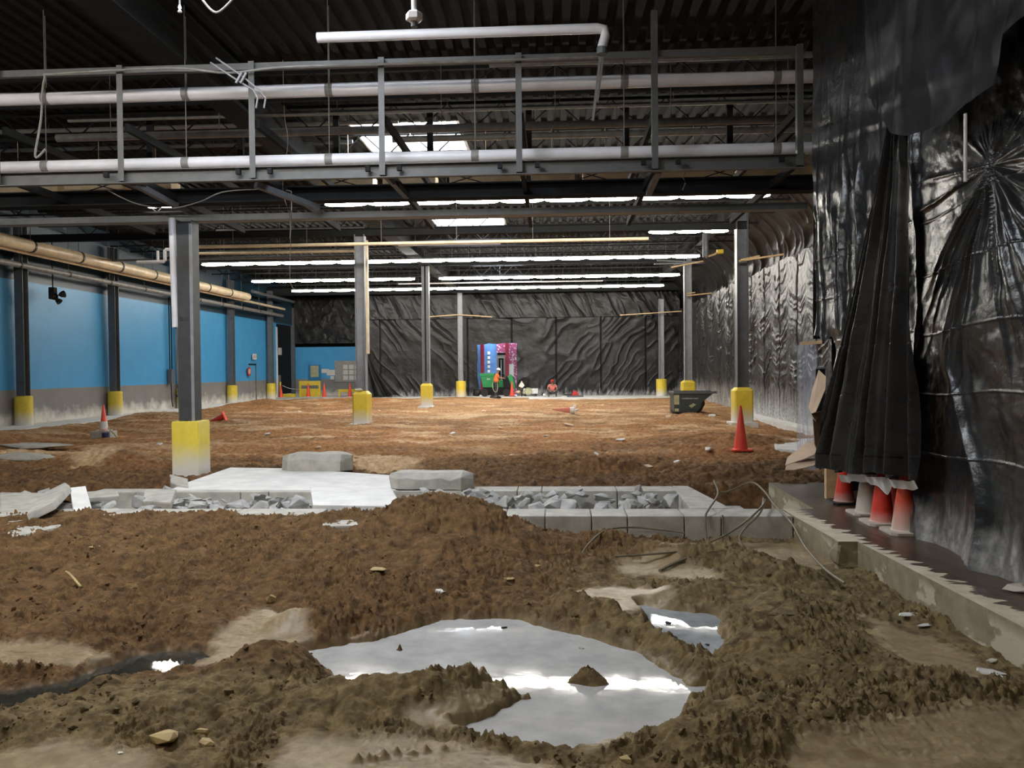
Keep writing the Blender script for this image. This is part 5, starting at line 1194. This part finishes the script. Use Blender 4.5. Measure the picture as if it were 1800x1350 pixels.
# back: lower sheeting with the doorway cut in it
zb_t = P(900, 556, 52).z
DZ = P(870, 603, 52).z
def hole(X, Z, Y): 
    w = .1*vn(Z*2, Z*0, 3); return (X > DX0-.05+w+.15*sst(1.2, 0, Z)) & (X < DX1-w*.5) & (Z < DZ-.12*vn(X*3, X*0, 4))
def back_d(u, z):
    wild = .8*fbm(u*.35+z*.3, z*.5-u*.1, 3, 12)
    dg = u*1.3-z*1.0*np.tanh((u-9)*.3)+wild
    r = 1-np.abs(2*vn(dg*1.7, (z+u*.4)*.45, 31)-1); k = r**3*.11*sst(-.4, .3, fbm(u*.4, z*.5, 2, 51)+.15)
    seam = -.10*np.exp(-(((u+.6) % 2.9-1.45)/.035)**2)
    return .035*fbm(u*1.1, z*1.1, 5, 14)+k+seam+.5*fold(u, z, 33, 1.2, .05)*sst(3.5, 1., z)
sheet('back_sheeting', (-12.4, 52.0), (8.0, 52.0), 0.0, zb_t, 1100, 260, back_d, M['plastic_back'], 'long lower black sheeting across the back with the doorway cut in it', hole)
sheet('back_upper_sheeting', (-12.4, 51.8), (8.0, 51.8), zb_t-.1, 6.75, 700, 80, lambda u, z: fold(u+.5*z, z, 66, 1.3, .12, .4), M['plastic_back'], 'upper black sheeting strip across the back under the girder')
sheet('corner_upper_sheeting', (-18.4, 55.3), (-12.3, 55.3), P(560, 604, 55.3).z, 6.9, 260, 120, lambda u, z: .1*fbm(u*.8, z*.9, 4, 9)+swag(u, z, 10, 3.1, .06, 1.8), M['plastic_back'], 'black sheeting hanging above the blue back wall')
sheet('corner_drop_sheeting', (-12.4, 55.3), (-12.35, 52.0), 0, 6.8, 60, 160, lambda u, z: fold(u, z, 5, 2.5, .10), M['plastic_back'], 'black sheeting turning the corner beside the blue back wall')
# gathered train of sheeting at its foot
U, V = np.meshgrid(np.linspace(0, 1, 90), np.linspace(0, 1, 120))
Xs = P(640, 600, 51.7).x+U*(.3+2.6*V**1.6)-.4*V; Ys = 51.7-.55*V-.25*np.abs(np.sin(U*11+V*2))*V; Zs = P(640, 612, 51.7).z*(1-V)**1.0+.03+.12*np.abs(np.sin(U*9))*V
tag(grid_obj('trailing_sheeting', Xs, Ys, Zs, M['plastic_dark']), 'black sheeting trailing in long folds down to the soil behind the second column', 'plastic sheet')
# right: lower and upper sheeting
def right_d(u, z):
    k = (u % 2.05)/2.05; seam = -.09*np.exp(-((k-.5)/.03)**2)
    return (swag(u, z, 20, 2.05, .062, 5.2)*sst(.4, 1.6, z)+.02*fbm(u*5, z*5, 3, 44))*(.55+.6*vn(u*.8, z*.8, 6))+.5*fold(u, z, 70, 2.6, .05, .2)*sst(4.2, 1.5, z)+seam+.02*fbm(u*2, z*2, 3, 4)
sheet('side_sheeting', (7.9, 52.2), (7.9, 11.2), -.12, 5.45, 2000, 230, right_d, M['plastic_side'], 'tall grey dusted black sheeting hung along the right side', topf=lambda u: .10*fbm(u*2, u*0, 4, 8))
def up_lean(u, v): return 1.55*v**1.5-.55*np.sin(v*PI)*(.8+.3*vn(u*.3, u*0, 5))
sheet('side_upper_sheeting', (8.15, 52.2), (8.15, 11.2), 5.2, 7.5, 1300, 90, lambda u, z: fold(u-.8*z, z, 90, .7, .20, .4), M['plastic_dark'], 'upper black sheeting bellying inward above the right side sheeting', lean=lambda u, v: up_lean(u, v))
# tower
def crease(z, u, zs, sl=.03): 
    t = 0*z
    for q in zs: t = t+np.exp(-((z-q-sl*(u-3)+.02*np.sin(u*3))/.006)**2)
    return .012*t
def near_d(u, z):
    cx_, cz_ = 1.5, 3.42
    ang = np.arctan2(u-cx_, cz_-z+.02); rr_ = np.hypot(u-cx_, z-cz_)
    rad = (1-np.abs(2*vn(ang*9, rr_*.25, 7)-1))**2*.07*sst(2.6, .4, rr_)*sst(3.9, 3.2, z)
    dg = (1-np.abs(2*vn((u+z*.6)*1.5+.5*fbm(u, z, 2, 3), (z-u*.6)*.4, 17)-1))**3*.11*sst(2.6, 1.3, z)
    return .055*fbm(u*1.2, z*1.2, 5, 19)+rad+dg+crease(z, u, (.95, 1.55, 2.15, 2.75, 3.3))+.09*sst(.35, -.05, z)*(.2+vn(u*5, z*2, 6))
sheet('tower_sheeting', (3.78, 8.5), (3.50, 2.8), 0.0, 6.8, 720, 700, near_d, M['plastic_near'], 'large glossy black sheeting wall at the right edge, standing on the tiled floor')
def tb_d(u, z): return (fold(u, z, 44, 2.2, .09, .3)+.03*fbm(u*3, z*3, 4, 5))*(.25+.75*sst(4.9, 3.9, z))+crease(z, u, (.95, 1.55, 2.15, 2.75, 3.3))
sheet('tower_corner_sheeting', (3.60, 11.35), (3.80, 8.4), .48, 6.9, 330, 420, tb_d, M['plastic_near'], 'black sheeting strip between the hanging drape and the open hall', hole=lambda X, Z, Y: (Y > 10.75+.12*np.sin(Z*6)) & (Z < 2.12+.05*np.sin(Y*9)))
sheet('added_tower_backing', (8.1, 11.4), (3.62, 11.4), -.1, 6.9, 160, 120, lambda u, z: fold(u, z, 3, 2, .06), M['plastic_dark'], 'added black sheeting behind the cones that keeps the tower inside dark', hole=lambda X, Z, Y: (X < 3.9) & (Z < 2.12))  # backing sheet added to block light and darken the space behind the cones
# drape gathered at the top, pleated and spread at the bottom
nu, nv = 420, 460
U, V = np.meshgrid(np.linspace(0, 1, nu), np.linspace(0, 1, nv))
ztop, zbot = 6.9, .64
Z = ztop+(zbot-.20*(1-U)-ztop)*V
g = np.clip((4.5-Z)/(4.5-zbot), 0, 1)                       # 0 at the gather, 1 at the hem
gu = np.clip((Z-4.5)/2.4, 0, 1)
half = .10+np.where(Z < 4.5, 1.02*g**1.25, .9*gu)
cy = np.where(Z < 4.5, 8.10+.92*g**1.25, 8.10+.5*gu)
ph = U*5.0+.8*fbm(U*2.2, V*1.2, 3, 6)
pl = .5-.5*np.cos(2*PI*ph)+.35*np.cos(2*PI*ph*2.6+1)*(.4+vn(U*3, V*2, 8))
amp = .06+.11*g+.06*gu
X = 3.42-amp*(pl-.3)-.02*fbm(U*9, V*9, 4, 8)-.05*g*U+crease(Z, U*0, (.95, 1.5, 2.05, 2.6))*.8+.16*(U-.5)*g
Yd_ = cy+(.5-U)*2*half
Z = Z+.025*np.sin(U*30)*(V > .97)+.02
tag(grid_obj('hanging_drape', X, Yd_, Z, M['plastic_drape']), 'black drape gathered high and spreading in pleats above the row of cones', 'plastic sheet')
U, V = np.meshgrid(np.linspace(0, 1, 160), np.linspace(0, 1, 10))
Yh_ = 10.05-U*2.1; zz = .53+.09*V-.20*(1-U)+.03*fbm(U*9, U*0, 3, 2)-.10*np.exp(-((U-.62)/.05)**2)*(1-V)
tag(grid_obj('white_hem', 3.52+.03*np.sin(U*22)-.04*V, Yh_, zz, M['white']), 'ragged white hem showing under the black drape', 'hem')
# flap over the tower top
def fbz(Y):
    ys = np.array([5.0, 5.55, 6.1, 6.25, 6.9, 7.55, 7.95, 8.7]); zs = np.array([4.35, 4.22, 4.18, 3.86, 3.80, 3.86, 4.0, 4.6]); return np.interp(Y, ys, zs)
U, V = np.meshgrid(np.linspace(5.0, 8.7, 260), np.linspace(0, 1, 240))
Zf = fbz(U)+(7.1-fbz(U))*V
Xf = 3.30-.10*np.exp(-((U-7.6)/.25)**2)-.06*fbm(U*1.1, Zf*1.1, 4, 12)+.03*fold(U, Zf, 9, 2, 1.)-.25*sst(5.4, 7, Zf)
tag(grid_obj('upper_flap', Xf, U, Zf, M['plastic_dark']), 'big black flap hanging over the top of the glossy sheeting wall', 'plastic sheet')
b = MB(); p = PX(1697, 200, 3.32); q2 = PX(1700, 318, 3.32); b.tube([p, (q2.x, p.y, q2.z)], .014, 8); tag(b.build('white_rod', M['pipe_white']), 'white rod hanging below the edge of the big flap', 'rod')
